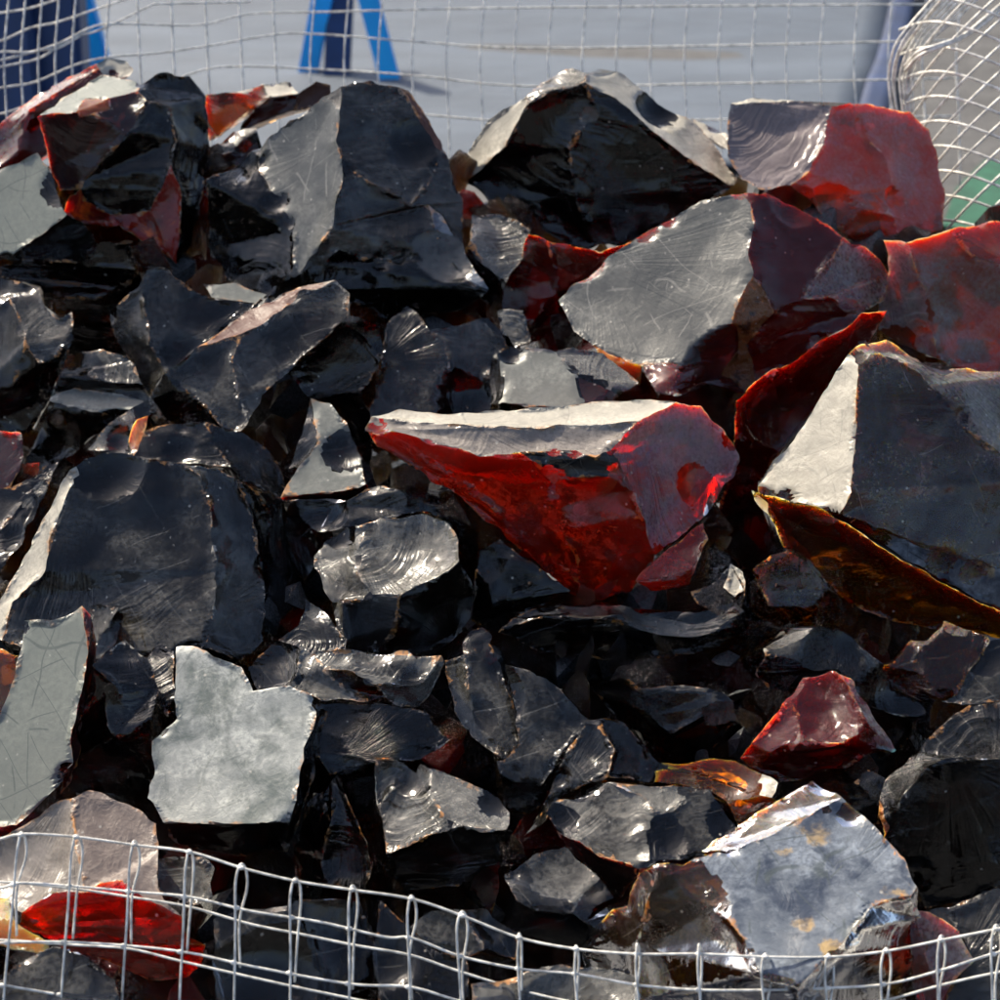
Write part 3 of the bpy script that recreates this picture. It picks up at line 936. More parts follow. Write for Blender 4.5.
S('obsidian_shard', 'bird shaped tan and grey shard with a striped ridge above the pale square block', 110, 60,
  ('g', 130, 34, '248,666 278,640 302,646 298,676 292,687 255,691', {'scoop': -.25}),
  ('t', 100, 34, '302,646 312,652 322,667 346,690 371,700 320,699 292,687 298,676', {'mat': 't'}),
  ('q', 95, 40, '312,652 345,650 381,652 441,656 424,681 400,684 376,686 350,671 322,667', {'org': (300, 640)}),
  ('g', 100, 28, '278,640 300,625 306,600 326,614 346,640 345,650 312,652 302,646'),
  ('k', 280, 32, '322,667 350,671 376,686 386,698 371,700 346,690'),
  ('p', 320, 34, '424,681 441,656 444,664 421,706 402,707 386,698 376,686 400,684'))

# ---- lower middle
S('obsidian_shard', 'slate blue shard with frosted chipped right face in the lower middle', 90, 70,
  ('s', 150, 26, '444,662 464,655 470,690 480,720 505,761 488,750 470,736 455,712'),
  ('b', 80, 22, '464,655 488,644 500,664 515,714 518,746 505,761 480,720 470,690', {'mat': 's'}),
  ('p', 95, 35, '464,655 462,642 470,630 482,627 492,636 488,644', {'mat': 'k'}))
S('obsidian_slab', 'flat dark blue slab right of the slate blue shard with the frosted face', 70, 70,
  ('s', 95, 14, '503,664 530,669 560,690 591,715 575,742 556,760 536,795 505,790 498,762 505,761 518,746 515,714', {'scoop': -.02}),
  ('k', 265, 40, '505,790 536,795 556,760 545,800 530,815 505,812'))
S('obsidian_chunk', 'slate chunk with a chipped bright peak above the rippled fan shaped stone', 80, 80,
  ('s', 150, 28, '590,717 600,722 614,750 606,776 560,798 535,832 522,838 545,800 556,770 575,742'),
  ('k', 40, 30, '590,717 601,716 626,724 646,745 661,760 652,780 606,776 614,750 600,722', {'scoop': -.3}))
S('obsidian_chunk', 'olive topped chunk with a bright ribbed fracture in the lower middle', 95, 90,
  ('q', 145, 38, '415,769 422,785 446,820 462,826 440,832 396,850 386,856 379,812 394,786', {'org': (400, 760)}),
  ('t', 80, 38, '415,769 420,764 452,775 500,799 511,812 507,831 470,829 446,820 422,785'),
  ('s', 180, 32, '378,762 398,758 415,769 394,786 379,812 373,790'),
  ('k', 270, 36, '386,856 396,850 440,832 462,826 470,829 507,831 502,860 470,882 420,892 390,880'),
  ('r', 330, 40, '470,882 502,860 495,900 492,918 466,900', {'mat': 'R'}))
S('obsidian_slab', 'olive filmed slab with a pink left edge behind the middle of the mesh', 95, 70,
  ('t', 85, 38, '534,854 566,845 592,870 622,901 600,912 576,910 550,880'),
  ('q', 100, 34, '504,874 534,854 550,880 576,910 600,912 590,923 565,916 540,914 515,900', {'mat': 'g'}),
  ('k', 268, 44, '515,900 540,914 565,916 590,923 618,915 602,950 560,950 520,936'))
S('obsidian_chunk', 'fan shaped bright rippled stone beside the amber brick', 100, 80,
  ('q', 110, 40, '547,813 560,800 606,782 626,784 645,798 655,815 660,840 661,861 640,869 600,856 560,831', {'org': (650, 880), 'scoop': -.2}),
  ('t', 90, 34, '606,782 626,784 662,788 682,785 684,800 661,822 660,840 655,815 645,798'),
  ('s', 80, 28, '682,785 711,790 738,826 722,850 700,857 661,861 660,840 661,822 684,800'),
  ('R', 262, 40, '547,813 560,831 600,856 640,869 622,901 592,870 566,845'))
S('obsidian_block', 'amber brown brick shaped piece with a bright cream top', 85, 70,
  ('w', 95, 48, '690,769 716,757 746,765 779,786 772,797 745,790 712,779'),
  ('o', 262, 20, '656,771 664,764 690,769 712,779 745,790 772,797 779,801 762,816 741,824 726,801 708,790 655,783', {'mat': 'i'}),
  ('h', 130, 45, '656,771 664,764 690,762 716,757 690,769'), clear=True, glassm='a')
S('obsidian_boulder', 'large front boulder with a mottled blue white face and yellow stains behind the mesh', 130, 110,
  ('t', 120, 44, '703,851 760,812 811,780 826,785 845,797 800,820 760,840 731,851'),
  ('b', 92, 34, '845,797 861,815 896,850 916,886 910,896 870,905 851,930 835,951 800,986 760,976 745,940 720,905 692,876 682,861 731,851 760,840 800,820', {'org': (803, 921)}),
  ('k', 290, 42, '916,886 921,920 912,945 902,1040 800,1040 800,986 835,951 851,930 870,905 910,896'),
  ('s', 215, 28, '655,866 682,861 692,876 720,905 745,940 760,976 800,986 800,1040 650,1040 640,1000 640,950 648,900', {'mat': 'k'}),
  ('a', 190, 42, '655,866 640,874 625,905 596,924 583,950 585,976 598,1040 650,1040 640,1000 640,950 648,900', {'mat': 'i'}),
  ('o', 250, 20, '583,950 600,962 618,985 618,1010 600,1010 585,976'),
  stains=((815, 830, 26, 20), (784, 852, 22, 12), (803, 921, 17, 15), (833, 948, 22, 13), (900, 894, 26, 15)), clear=True, glassm='A')
S('obsidian_slab', 'dull olive slab lying at the bottom edge behind the middle of the mesh', 115, 60,
  ('t', 95, 32, '470,985 500,984 541,965 602,967 640,976 640,1035 470,1035'))
S('obsidian_chunk', 'small grey chunk behind the mesh below the olive topped chunk', 95, 60,
  ('s', 110, 22, '412,926 430,912 456,909 478,935 483,950 468,956 440,952'),
  ('k', 40, 34, '456,909 490,912 520,936 515,960 483,950 478,935'))
S('obsidian_chunk', 'low black chunk in the dark hollow at the foot of the red wedge', 10, 80,
  ('g', 85, 40, '497,632 512,618 545,604 600,600 642,608 690,610 705,612 685,624 640,622 600,618 545,616', {'mat': 'k'}),
  ('k', 260, 30, '497,632 545,616 600,618 640,622 685,624 705,612 745,600 748,632 700,652 640,662 540,652'))
S('obsidian_chunk', 'slate faced shard in the dark hollow right of the flat dark blue slab', 40, 80,
  ('s', 80, 22, '640,689 682,684 722,693 735,701 704,716 672,733 650,716', {'scoop': -.02}),
  ('k', 275, 34, '590,690 620,676 640,689 650,716 672,733 704,716 735,701 736,725 700,765 660,760 620,720'))
S('obsidian_chunk', 'pointed little bright tipped chunk right of the scarlet fragment', 30, 70,
  ('g', 110, 30, '690,592 712,586 733,564 746,590 742,612 722,620 700,606'),
  ('w', 85, 35, '724,588 733,564 744,572 747,592 736,598'))
S('obsidian_chunk', 'dark grey ribbed chunk under the amber edge of the cream faced boulder', 30, 80,
  ('g', 130, 26, '752,568 770,554 792,549 803,560 815,580 800,600 775,590', {'mat': 'g'}),
  ('R', 290, 28, '752,568 775,590 800,600 815,580 822,612 812,630 790,622 768,606'),
  ('R', 330, 40, '803,560 850,600 872,640 865,660 840,640 822,612 815,580', {'mat': 'a'}), clear=True, glassm='A')
S('obsidian_slab', 'smooth dark blue grey slab behind the red glinting chunk', 50, 70,
  ('s', 100, 16, '764,642 776,622 811,621 822,640 818,655 790,660 766,655'),
  ('s', 60, 18, '811,621 840,630 862,648 880,664 906,691 926,712 918,718 890,712 865,702 840,670 818,655 822,640'),
  ('k', 270, 35, '766,655 790,660 818,655 840,670 800,674 790,690 770,690 757,675'),
  ('k', 290, 50, '840,670 865,702 890,712 918,718 905,745 880,760 870,716 852,680'))
S('obsidian_chunk', 'red chunk with a hot sun glint and an olive right side', 95, 80,
  ('q', 115, 40, '790,691 800,675 830,668 840,674 855,700 868,724 845,745 800,742 795,716', {'mat': 'p', 'scoop': -.3}),
  ('p', 190, 30, '790,691 795,716 800,742 770,756 739,762 760,735 776,716'),
  ('r', 268, 34, '739,762 770,756 800,742 845,745 868,724 876,746 850,766 800,781 760,776'),
  ('t', 40, 45, '840,674 851,679 872,714 898,748 890,752 876,746 868,724 855,700'), glassm='R', pfilm=.08)
S('obsidian_block', 'olive brown block with white cracks and a grey triangle on its left', 60, 80,
  ('a', 90, 22, '928,636 946,619 986,635 992,641 975,668 958,692 940,700 921,690 905,676 915,664'),
  ('s', 120, 26, '889,661 911,640 928,636 915,664 905,676'),
  ('k', 200, 30, '889,661 905,676 921,690 915,700 890,690 872,672'), clear=True, glassm='A')
S('obsidian_chunk', 'dark grey chunk at the right edge beside the olive brown block', 55, 80,
  ('s', 110, 22, '940,700 958,692 975,668 992,641 1030,640 1030,702 990,702 962,704'))
S('obsidian_boulder', 'large black boulder with a pale orange flecked top at the right edge', 105, 110,
  ('q', 130, 38, '880,801 886,780 916,750 955,716 970,706 1005,700 1035,700 1035,760 985,758 950,760 930,766 901,800 886,831', {'mat': 'g', 'scoop': -.15}),
  ('k', 285, 24, '886,831 901,800 930,766 950,760 985,758 1035,760 1035,880 1000,886 970,900 926,908 906,870', {'scoop': -.06}),
  ('z', 170, 48, '878,815 880,801 886,831 884,842'))
S('obsidian_slab', 'smooth slate slab in the bottom right corner behind the mesh', 100, 70,
  ('s', 95, 18, '928,911 965,900 1000,888 1040,880 1040,1040 930,1040 950,986 972,960 960,932'))
S('obsidian_shard', 'thin dark red shard edged in grey in the lower right between boulder and slate slab', 120, 50,
  ('p', 60, 28, '915,911 930,914 960,932 972,960 950,986 935,1030 925,960'),
  ('r', 180, 30, '915,911 925,960 935,1030 915,1000 910,945'), glassm='R', pfilm=.35)
S('obsidian_chunk', 'dark chunk with amber specks at the left edge above the scratched slab', 40, 60,
  ('a', 150, 25, '-20,650 0,648 18,655 21,682 5,715 -20,730'))
S('obsidian_chunk', 'black flat chunk in the gap under the bird shaped shard', 50, 80,
  ('k', 80, 22, '320,702 372,702 402,708 425,712 450,740 420,760 380,760 330,775 315,750'),
  ('k', 260, 35, '315,750 330,775 380,760 375,800 340,830 308,800'))
S('obsidian_chunk', 'small dark chunk with one grey facet below the smooth blue grey slab', 55, 60,
  ('s', 120, 28, '845,790 868,770 885,778 880,802 862,800'),
  ('k', 260, 35, '845,790 862,800 880,802 878,830 850,812'))
S('obsidian_chunk', 'dark faceted chunk low behind the mesh left of the dull olive slab', 75, 80,
  ('k', 100, 25, '380,900 412,926 440,952 468,956 470,985 470,1035 380,1035 376,940'))
S('obsidian_chunk', 'dark slate faceted blade right of the silvery bright chunk', 20, 80,
  ('s', 60, 28, '478,548 500,542 548,574 520,590 495,606', {'mat': 'k'}),
  ('k', 250, 28, '478,548 495,606 520,590 548,574 570,592 545,604 512,618 497,632 472,622'))
for a in ST:
    stone(a[0], a[1], a[2], a[3], a[4], **a[5])

from mathutils.bvhtree import BVHTree


# ------------------------------------------------------------------ small stones in the gaps
rnd = random.Random(21)


def gap_mesh(k):
    bm = bmesh.new()
    for _ in range(13):
        v = Vector((rnd.gauss(0, 1), rnd.gauss(0, 1), rnd.gauss(0, 1))).normalized()
        bm.verts.new(Vector((v.x * 1.1, v.y * .9, v.z * .7)) * rnd.uniform(.85, 1.1))
    r = bmesh.ops.convex_hull(bm, input=bm.verts[:])
    bmesh.ops.delete(bm, geom=[g for g in r['geom_interior'] if isinstance(g, bmesh.types.BMVert)], context='VERTS')
    bmesh.ops.dissolve_limit(bm, angle_limit=.35, verts=bm.verts[:], edges=bm.edges[:])
    bmesh.ops.triangulate(bm, faces=bm.faces[:])
    hard = bm.edges.layers.int.new('hard')
    for e in bm.edges:
        if e.calc_face_angle(0) > .3:
            e[hard] = 1
    for _ in range(3):
        bmesh.ops.subdivide_edges(bm, edges=bm.edges[:], cuts=1, use_grid_fill=True)
        bmesh.ops.triangulate(bm, faces=[f for f in bm.faces if len(f.verts) > 3])
    hv = set(v for e in bm.edges if e[hard] for v in e.verts)
    ed = []
    for v in bm.verts:
        p = v.co + Vector((k * 3.1, 0, 0))
        v.co -= v.co * (.10 * abs(noise.noise(p * 1.3)) + .03 * noise.noise(p * 5))
        ed.append(.02)
    for e in bm.edges:
        if e[hard]:
            e.smooth = False
    for f in bm.faces:
        f.smooth = True
    bmesh.ops.recalc_face_normals(bm, faces=bm.faces[:])
    me = bpy.data.meshes.new('obsidian_shard')
    bm.to_mesh(me)
    bm.free()
    a = me.attributes.new('edge', 'FLOAT', 'POINT')
    a.data.foreach_set('value', ed)
    r = me.attributes.new('rip', 'FLOAT', 'POINT')
    r.data.foreach_set('value', [(v.co - Vector((.8, .8, .3))).length * .06 for v in me.vertices])
    me.attributes.new('ripa', 'FLOAT', 'POINT').data.foreach_set('value', [.7] * len(me.vertices))
    me.materials.append(M['R' if k == 0 else ('s' if k == 6 else 'K')])
    return me


gm = [gap_mesh(k) for k in range(10)]
allv, allf = [], []
for o in C.objects:
    if o.type == 'MESH' and 'edge' in o.data.attributes and o.get('category'):
        n0 = len(allv)
        allv += [v.co + o.location for v in o.data.vertices]
        allf += [tuple(i + n0 for i in p.vertices) for p in o.data.polygons]
heap = BVHTree.FromPolygons(allv, allf)


def skyline(x):
    pts = [(-50, 190), (200, 170), (240, 160), (330, 130), (440, 150), (470, 240), (520, 170), (700, 175), (745, 215), (800, 170), (920, 190), (950, 270), (1050, 275)]
    for (x0, y0), (x1, y1) in zip(pts, pts[1:]):
        if x0 <= x <= x1:
            return y0 + (y1 - y0) * (x - x0) / (x1 - x0)
    return 260


cnt = 0
for layer, (dep, rad, stp) in enumerate(((.055, .036, 60), (.13, .075, 84))):
    y = 170
    row = 0
    while y < 1075:
        x = -10 + (row % 2) * stp / 2
        while x < 1040:
            px, py = x + rnd.uniform(-.25, .25) * stp, y + rnd.uniform(-.25, .25) * stp
            x += stp
            s = rad * rnd.uniform(.8, 1.25)
            dcen = heap_depth(py) + dep
            rp = s / dcen * FPX
            if py - rp < skyline(px) - (12 if layer == 0 else 0):
                continue
            far, hidden = 0, True
            for ix in range(-3, 4):
                for iy in range(-3, 4):
                    dr = (at(px + ix * rp / 2.6, py + iy * rp / 2.6, 1.0) - CAM).normalized()
                    h = heap.ray_cast(CAM, dr)
                    if h[0] is None:
                        hidden = False
                    else:
                        far = max(far, (h[0] - CAM).dot(FWD) if ix * ix + iy * iy < 8 else 0)
            if hidden and far < dcen - s:
                continue
            dcen = max(dcen, min(far + s * .9, dcen + .2))
            if layer == 1:
                dcen += .03
            o = bpy.data.objects.new('obsidian_shard', gm[rnd.randrange(10)])
            C.objects.link(o)
            o.location = at(px, py, dcen)
            o.rotation_euler = (rnd.uniform(0, 6), rnd.uniform(0, 6), rnd.uniform(0, 6))
            o.scale = (s, s, s)
            tag(o, 'small black obsidian shard wedged deep in the gaps of the heap', 'obsidian shard',
                'black obsidian shards deep in the gaps of the heap')
            cnt += 1
        y += stp * .9
        row += 1
# wherever the ground still shows between the stones, lay one more
for yy in range(110, 1010, 12):
    for xx in range(-5, 1010, 12):
        if yy < skyline(xx) - 15:
            continue
        dr = (at(xx, yy, 1.0) - CAM).normalized()
        if heap.ray_cast(CAM, dr)[0] is not None:
            continue
        ok = True
        for o in C.objects:
            if o.get('group') == 'black obsidian shards deep in the gaps of the heap':
                w = o.location - CAM
                if (w - dr * w.dot(dr)).length < o.scale[0] * .72:
                    ok = False
                    break
        if ok:
            o = bpy.data.objects.new('obsidian_shard', gm[rnd.randrange(10)])
            C.objects.link(o)
            s = rnd.uniform(.026, .036)
            o.location = at(xx + 3, yy + 3, heap_depth(yy) + .06)
            o.rotation_euler = (rnd.uniform(0, 6), rnd.uniform(0, 6), rnd.uniform(0, 6))
            o.scale = (s, s, s)
            tag(o, 'small black obsidian shard wedged deep in the gaps of the heap', 'obsidian shard',
                'black obsidian shards deep in the gaps of the heap')
            cnt += 1
# splinters and chips lying in the hollows
chips = [(520, 590), (548, 585), (575, 598), (610, 590), (650, 640), (668, 655), (700, 640), (722, 655), (745, 640), (560, 650), (585, 665), (612, 660), (640, 670),
         (740, 690), (755, 720), (735, 745), (700, 760), (680, 745), (640, 735), (660, 715), (340, 720), (365, 745), (345, 800), (365, 890), (400, 900), (450, 730), (430, 745),
         (480, 880), (515, 850), (530, 830), (770, 600), (790, 640), (830, 600), (845, 625), (880, 640), (870, 690), (895, 735), (860, 780), (880, 830), (640, 900), (625, 930),
         (470, 600), (480, 560), (300, 600), (270, 620), (20, 650), (40, 590), (300, 540), (440, 470), (250, 470), (290, 430), (60, 420), (30, 470), (380, 470), (110, 650), (720, 540),
         (500, 300), (470, 240), (205, 240), (130, 245), (205, 120), (60, 300), (100, 290)]
for cx_, cy_ in chips:
    s = rnd.uniform(.010, .021)
    x_, y_ = cx_ + rnd.uniform(-5, 5), cy_ + rnd.uniform(-5, 5)
    h = heap.ray_cast(CAM, (at(x_, y_, 1.0) - CAM).normalized())
    dep_ = heap_depth(y_) + .035
    if h[0] is not None:
        hd = (h[0] - CAM).dot(FWD)
        if hd < dep_ - .02:
            continue
        dep_ = min(dep_ + .05, hd - s * .25)
    o = bpy.data.objects.new('obsidian_splinter', gm[rnd.randrange(10)])
    C.objects.link(o)
    o.location = at(x_, y_, dep_)
    o.rotation_euler = (rnd.uniform(0, 6), rnd.uniform(0, 6), rnd.uniform(0, 6))
    o.scale = (s * rnd.uniform(.8, 1.9), s, s * rnd.uniform(.4, .9))
    tag(o, 'thumb sized dark glass splinter lying loose between the bigger stones', 'obsidian splinter', 'dark splinters loose among the stones')

# leave out gap stones that nothing shows of, and close what holes remain
GAP = 'black obsidian shards deep in the gaps of the heap'
for turn in range(3):
    gaps = [o for o in C.objects if o.get('category') in ('obsidian shard', 'obsidian splinter')]
    vv, ff, own = list(allv), list(allf), [-1] * len(allf)
    for gi, o in enumerate(gaps):
        n0 = len(vv)
        mw = Matrix.LocRotScale(o.location, o.rotation_euler, o.scale)
        vv += [mw @ v.co for v in o.data.vertices]
        for p in o.data.polygons:
            ff.append(tuple(i + n0 for i in p.vertices))
            own.append(gi)
    tree = BVHTree.FromPolygons(vv, ff)
    seen, placed = {}, []
    for yy in range(100, 1004, 4):
        for xx in range(0, 1004, 4):
            dr = (at(xx, yy, 1.0) - CAM).normalized()
            h = tree.ray_cast(CAM, dr)
            if h[0] is not None:
                if own[h[2]] >= 0:
                    seen[own[h[2]]] = seen.get(own[h[2]], 0) + 1
            elif turn < 2 and yy > skyline(xx) - 12 and all(math.hypot(xx - a, yy - b) > 20 for a, b in placed):
                placed.append((xx, yy))
                s = rnd.uniform(.034, .042)
                o = bpy.data.objects.new('obsidian_shard', gm[rnd.randrange(10)])
                C.objects.link(o)
                o.location = at(xx + 2, yy + 4, heap_depth(yy) + .10)
                o.rotation_euler = (rnd.uniform(0, 6), rnd.uniform(0, 6), rnd.uniform(0, 6))
                o.scale = (s, s, s)
                tag(o, 'small black obsidian shard wedged deep in the gaps of the heap', 'obsidian shard', GAP)
    print('turn', turn, 'holes', len(placed), 'gap stones', len(gaps))
for gi, o in enumerate(gaps):
    if seen.get(gi, 0) < 2:
        bpy.data.objects.remove(o)

# the body of the heap underneath, one mass that carries the stones in view
rr = random.Random(5)
bm = bmesh.new()
for off in (.38, .56):
    for px in range(-150, 1170, 110):
        for py in range(230, 1330, 110):
            x_, y_ = px + rr.uniform(-30, 30), py + rr.uniform(-30, 30)
            out = x_ < -40 or x_ > 1040 or y_ > 1060
            rad = rr.uniform(.06, .085)
            c = at(x_, y_, heap_depth(min(y_, 1020)) + (off if not out else off - .28) + rr.uniform(0, .03))
            if c.z < .03 or c.y > .50:
                continue
            t = bmesh.new()
            for _ in range(12):
                v = Vector((rr.gauss(0, 1), rr.gauss(0, 1), rr.gauss(0, 1))).normalized()
                t.verts.new(c + v * rad * rr.uniform(.85, 1.15))
            h = bmesh.ops.convex_hull(t, input=t.verts[:])
            bmesh.ops.delete(t, geom=[g for g in h['geom_interior'] if isinstance(g, bmesh.types.BMVert)], context='VERTS')
            tm = bpy.data.meshes.new('t')
            t.to_mesh(tm)
            t.free()
            bm.from_mesh(tm)
            bpy.data.meshes.remove(tm)
bmesh.ops.recalc_face_normals(bm, faces=bm.faces[:])
me = bpy.data.meshes.new('obsidian_rubble')
bm.to_mesh(me)
bm.free()
me.attributes.new('edge', 'FLOAT', 'POINT').data.foreach_set('value', [.02] * len(me.vertices))
me.materials.append(M['k'])
o = bpy.data.objects.new('obsidian_rubble', me)
C.objects.link(o)
tag(o, 'mass of black obsidian rubble under the stones of the heap', 'rubble', kind='stuff')

# ------------------------------------------------------------------ setting
def simple(name, col, rough=.6, metal=0.0, nscale=8, var=.25, bump=.0, stretch=None):
    t = NT(name)
    tc = t.n('ShaderNodeTexCoord').outputs['Object']
    if stretch:
        mp = t.n('ShaderNodeMapping')
        t.l(tc, mp.inputs[0])
        mp.inputs['Scale'].default_value = stretch
        tc = mp.outputs[0]
    nz = t.noise(tc, nscale, 5, .6)
    c = t.mixc(t.ss(nz, .3, .7), tuple(x * (1 - var) for x in col), tuple(min(1, x * (1 + var)) for x in col))
    p = t.n('ShaderNodeBsdfPrincipled')
    t.put(p.inputs['Base Color'], c)
    p.inputs['Roughness'].default_value = rough
    p.inputs['Metallic'].default_value = metal
    if bump:
        b = t.n('ShaderNodeBump')
        b.inputs['Distance'].default_value = bump
        t.l(t.noise(tc, nscale * 4, 4), b.inputs['Height'])
        t.l(b.outputs[0], p.inputs['Normal'])
    t.l(p.outputs[0], t.out.inputs[0])
    return t.m


MG = simple('ground_grit', (.075, .075, .075), .85, nscale=5, bump=.01)
MT = simple('tarp_grey', (.080, .101, .130), .7, nscale=2.6, var=.13, stretch=(.7, 2.0, 1), bump=.006)
MN = simple('navy_fabric', (.014, .03, .085), .6)
MBL = simple('blue_paint', (.012, .42, 1.0), .35, nscale=3, var=.15)
MNP = simple('navy_paint', (.012, .035, .11), .4)
MGR = simple('green_mat', (.012, .085, .045), .7, nscale=20)
MW = simple('galvanised_wire', (.70, .685, .63), .40, metal=0.1, nscale=110, var=.4)


def mesh_obj(name, bm, mat, parent=None):
    me = bpy.data.meshes.new(name)
    bmesh.ops.recalc_face_normals(bm, faces=bm.faces[:])
    bm.to_mesh(me)
    bm.free()
    me.materials.append(mat)
    o = bpy.data.objects.new(name, me)
    C.objects.link(o)
    if parent:
        o.parent = parent
    return o


bm = bmesh.new()
bmesh.ops.create_grid(bm, x_segments=8, y_segments=8, size=30)
g = mesh_obj('ground', bm, MG)
tag(g, kind='structure')
g.location = (0, 15, 0)

# big sheet spread on the ground behind the heap, with long soft folds and a navy hem
A = ground_at(-420, 128)
TY0, TY1 = ground_at(500, 175).y, ground_at(500, -120).y


def tarp_z(x, y):
    return .030 + .010 * math.sin(y * 4.3 + .8 * math.sin(x * 1.3)) + .007 * math.sin(y * 9.1 + 1.1 * x + 1.7 * math.sin(x * .7)) + .03 * noise.noise(Vector((x * .9, y * 1.6, 0)))


pA, pB = ground_at(862, 105), ground_at(893, 0)
sl = (pB.x - pA.x) / (pB.y - pA.y)


def hem_x(y):
    return pA.x + (y - pA.y) * sl


def sheet(name, mat, xf0, xf1, nx, ny, parent=None, lift=0.0):
    bm = bmesh.new()
    top, bot = [], []
    for j in range(ny + 1):
        y = TY0 + (TY1 - TY0) * j / ny
        x0, x1 = xf0(y), xf1(y)
        rt, rb = [], []
        for i in range(nx + 1):
            x = x0 + (x1 - x0) * i / nx
            zz = tarp_z(x, y) + lift
            rt.append(bm.verts.new((x, y, zz)))
            rb.append(bm.verts.new((x, y, zz - .006)))
        top.append(rt)
        bot.append(rb)
    for j in range(ny):
        for i in range(nx):
            bm.faces.new((top[j][i], top[j][i + 1], top[j + 1][i + 1], top[j + 1][i])).smooth = True
            bm.faces.new((bot[j][i], bot[j + 1][i], bot[j + 1][i + 1], bot[j][i + 1])).smooth = True
    for j in range(ny):
        for i in (0, nx):
            bm.faces.new((top[j][i], top[j + 1][i], bot[j + 1][i], bot[j][i]))
    for i in range(nx):
        for j in (0, ny):
            bm.faces.new((top[j][i], top[j][i + 1], bot[j][i + 1], bot[j][i]))
    return mesh_obj(name, bm, mat, parent)


tarp = sheet('tarpaulin', MT, lambda y: -3.2, lambda y: hem_x(y), 60, 90)
tag(tarp, 'grey blue tarpaulin with soft folds spread on the ground behind the heap', 'tarpaulin')
hem = sheet('hem', MN, lambda y: hem_x(y) + .002, lambda y: hem_x(y) + .075, 3, 90, tarp)


def bar(name, p, q, w, t, mat, parent=None):
    p, q = Vector(p), Vector(q)
    ax = (q - p).normalized()
    sx = ax.cross(Vector((0, 1, 0))).normalized()
    sy = sx.cross(ax)
    bm = bmesh.new()
    for e in (p, q):
        for a, b in ((-1, -1), (1, -1), (1, 1), (-1, 1)):
            bm.verts.new(e + sx * a * w / 2 + sy * b * t / 2)
    bm.verts.ensure_lookup_table()
    v = bm.verts
    for f in ((0, 1, 2, 3), (4, 5, 6, 7), (0, 1, 5, 4), (1, 2, 6, 5), (2, 3, 7, 6), (3, 0, 4, 7)):
        bm.faces.new([v[i] for i in f])
    bmesh.ops.recalc_face_normals(bm, faces=bm.faces[:])
    bmesh.ops.bevel(bm, geom=bm.edges[:], offset=min(w, t) * .12, segments=2, affect='EDGES')
    return mesh_obj(name, bm, mat, parent)


def scr(x, y, depth):
    return at(x, y, depth)


# blue A shaped stand whose feet rest on the sheet
def stand(name, label, feet, tops, brace, w, depth_y):
    root = bpy.data.objects.new(name, None)
    C.objects.link(root)
    base = ground_at(feet[0][0], feet[0][1], .03)
    root.location = (base.x, base.y, 0)
    tag(root, label, 'stand', None)
    bpy.context.view_layer.update()
    inv = Matrix.Translation(-root.location)
    for (fx, fy), (tx, ty) in zip(feet, tops):
        p = ground_at(fx, fy, .03)
        dep = (p - CAM).dot(FWD)
        q = at(tx, ty, dep * .985)
        k = 1.25
        q = p + (q - p) * k
        bar('leg', inv @ p, inv @ q, w, w * .5, MBL, root)
    for (fx, fy), (tx, ty), ww in brace:
        p = ground_at(fx, fy, .03)
        dep = (p - CAM).dot(FWD)
        q = at(tx, ty, dep)
        q = p + (q - p) * 1.25
        bar('post', inv @ p, inv @ q, ww, ww * .6, MNP, root)
    return root


stand('folding_stand', 'blue metal stand with two splayed legs behind the tall angular chunk',
      [(308, 75), (391, 84)], [(324, -12), (366, -12)], [((337, 79), (341, -12), .07)], .054, 0)
stand('folding_stand', 'blue metal stand at the far left behind the back mesh',
      [(94, 78)], [(70, -12)], [((18, 120), (4, -12), .13), ((52, 112), (44, -12), .19)], .105, 0)

# green mat and dark strips on the right
bm = bmesh.new()
q = [ground_at(942, 232), ground_at(1060, 260), ground_at(1060, 172), ground_at(985, 166), ground_at(955, 195)]
lo = [bm.verts.new((p.x, p.y, .004)) for p in q]
hi = [bm.verts.new((p.x, p.y, .016)) for p in q]
bm.faces.new(hi)
bm.faces.new(lo[::-1])
for i in range(5):
    bm.faces.new((lo[i], lo[(i + 1) % 5], hi[(i + 1) % 5], hi[i]))
tag(mesh_obj('ground_mat', bm, MGR), 'green mat on the ground seen through the rolled mesh', 'mat')


# ------------------------------------------------------------------ wire mesh
def smooth_path(pts, n=6):
    pts = [Vector(p) for p in pts]
    if len(pts) < 3:
        return pts
    e = [pts[0] * 2 - pts[1]] + pts + [pts[-1] * 2 - pts[-2]]
    out = []
    for i in range(1, len(e) - 2):
        a, b, c, d = e[i - 1], e[i], e[i + 1], e[i + 2]
        for k in range(n):
            t = k / n
            out.append(.5 * ((2 * b) + (c - a) * t + (2 * a - 5 * b + 4 * c - d) * t * t + (3 * b - a - 3 * c + d) * t ** 3))
    out.append(pts[-1])
    return out


def wire_bm(bm, path, r, seg=7):
    rings = []
    up = Vector((.13, .97, .2))
    for i, p in enumerate(path):
        a = path[max(i - 1, 0)]
        b = path[min(i + 1, len(path) - 1)]
        t = (b - a).normalized()
        if i == 0:
            n1 = t.cross(up).normalized()
        else:
            n1 = (n1 - t * n1.dot(t)).normalized()
        n2 = t.cross(n1)
        rings.append([bm.verts.new(p + (n1 * math.cos(2 * math.pi * k / seg) + n2 * math.sin(2 * math.pi * k / seg)) * r) for k in range(seg)])
    for a, b in zip(rings, rings[1:]):
        for k in range(seg):
            bm.faces.new((a[k], a[(k + 1) % seg], b[(k + 1) % seg], b[k])).smooth = True
    bm.faces.new(rings[0])
    bm.faces.new(rings[-1][::-1])


def wire(name, path, r, parent, n=6):
    bm = bmesh.new()
    wire_bm(bm, smooth_path(path, n), r)
    o = mesh_obj(name, bm, MW, parent)
    return o


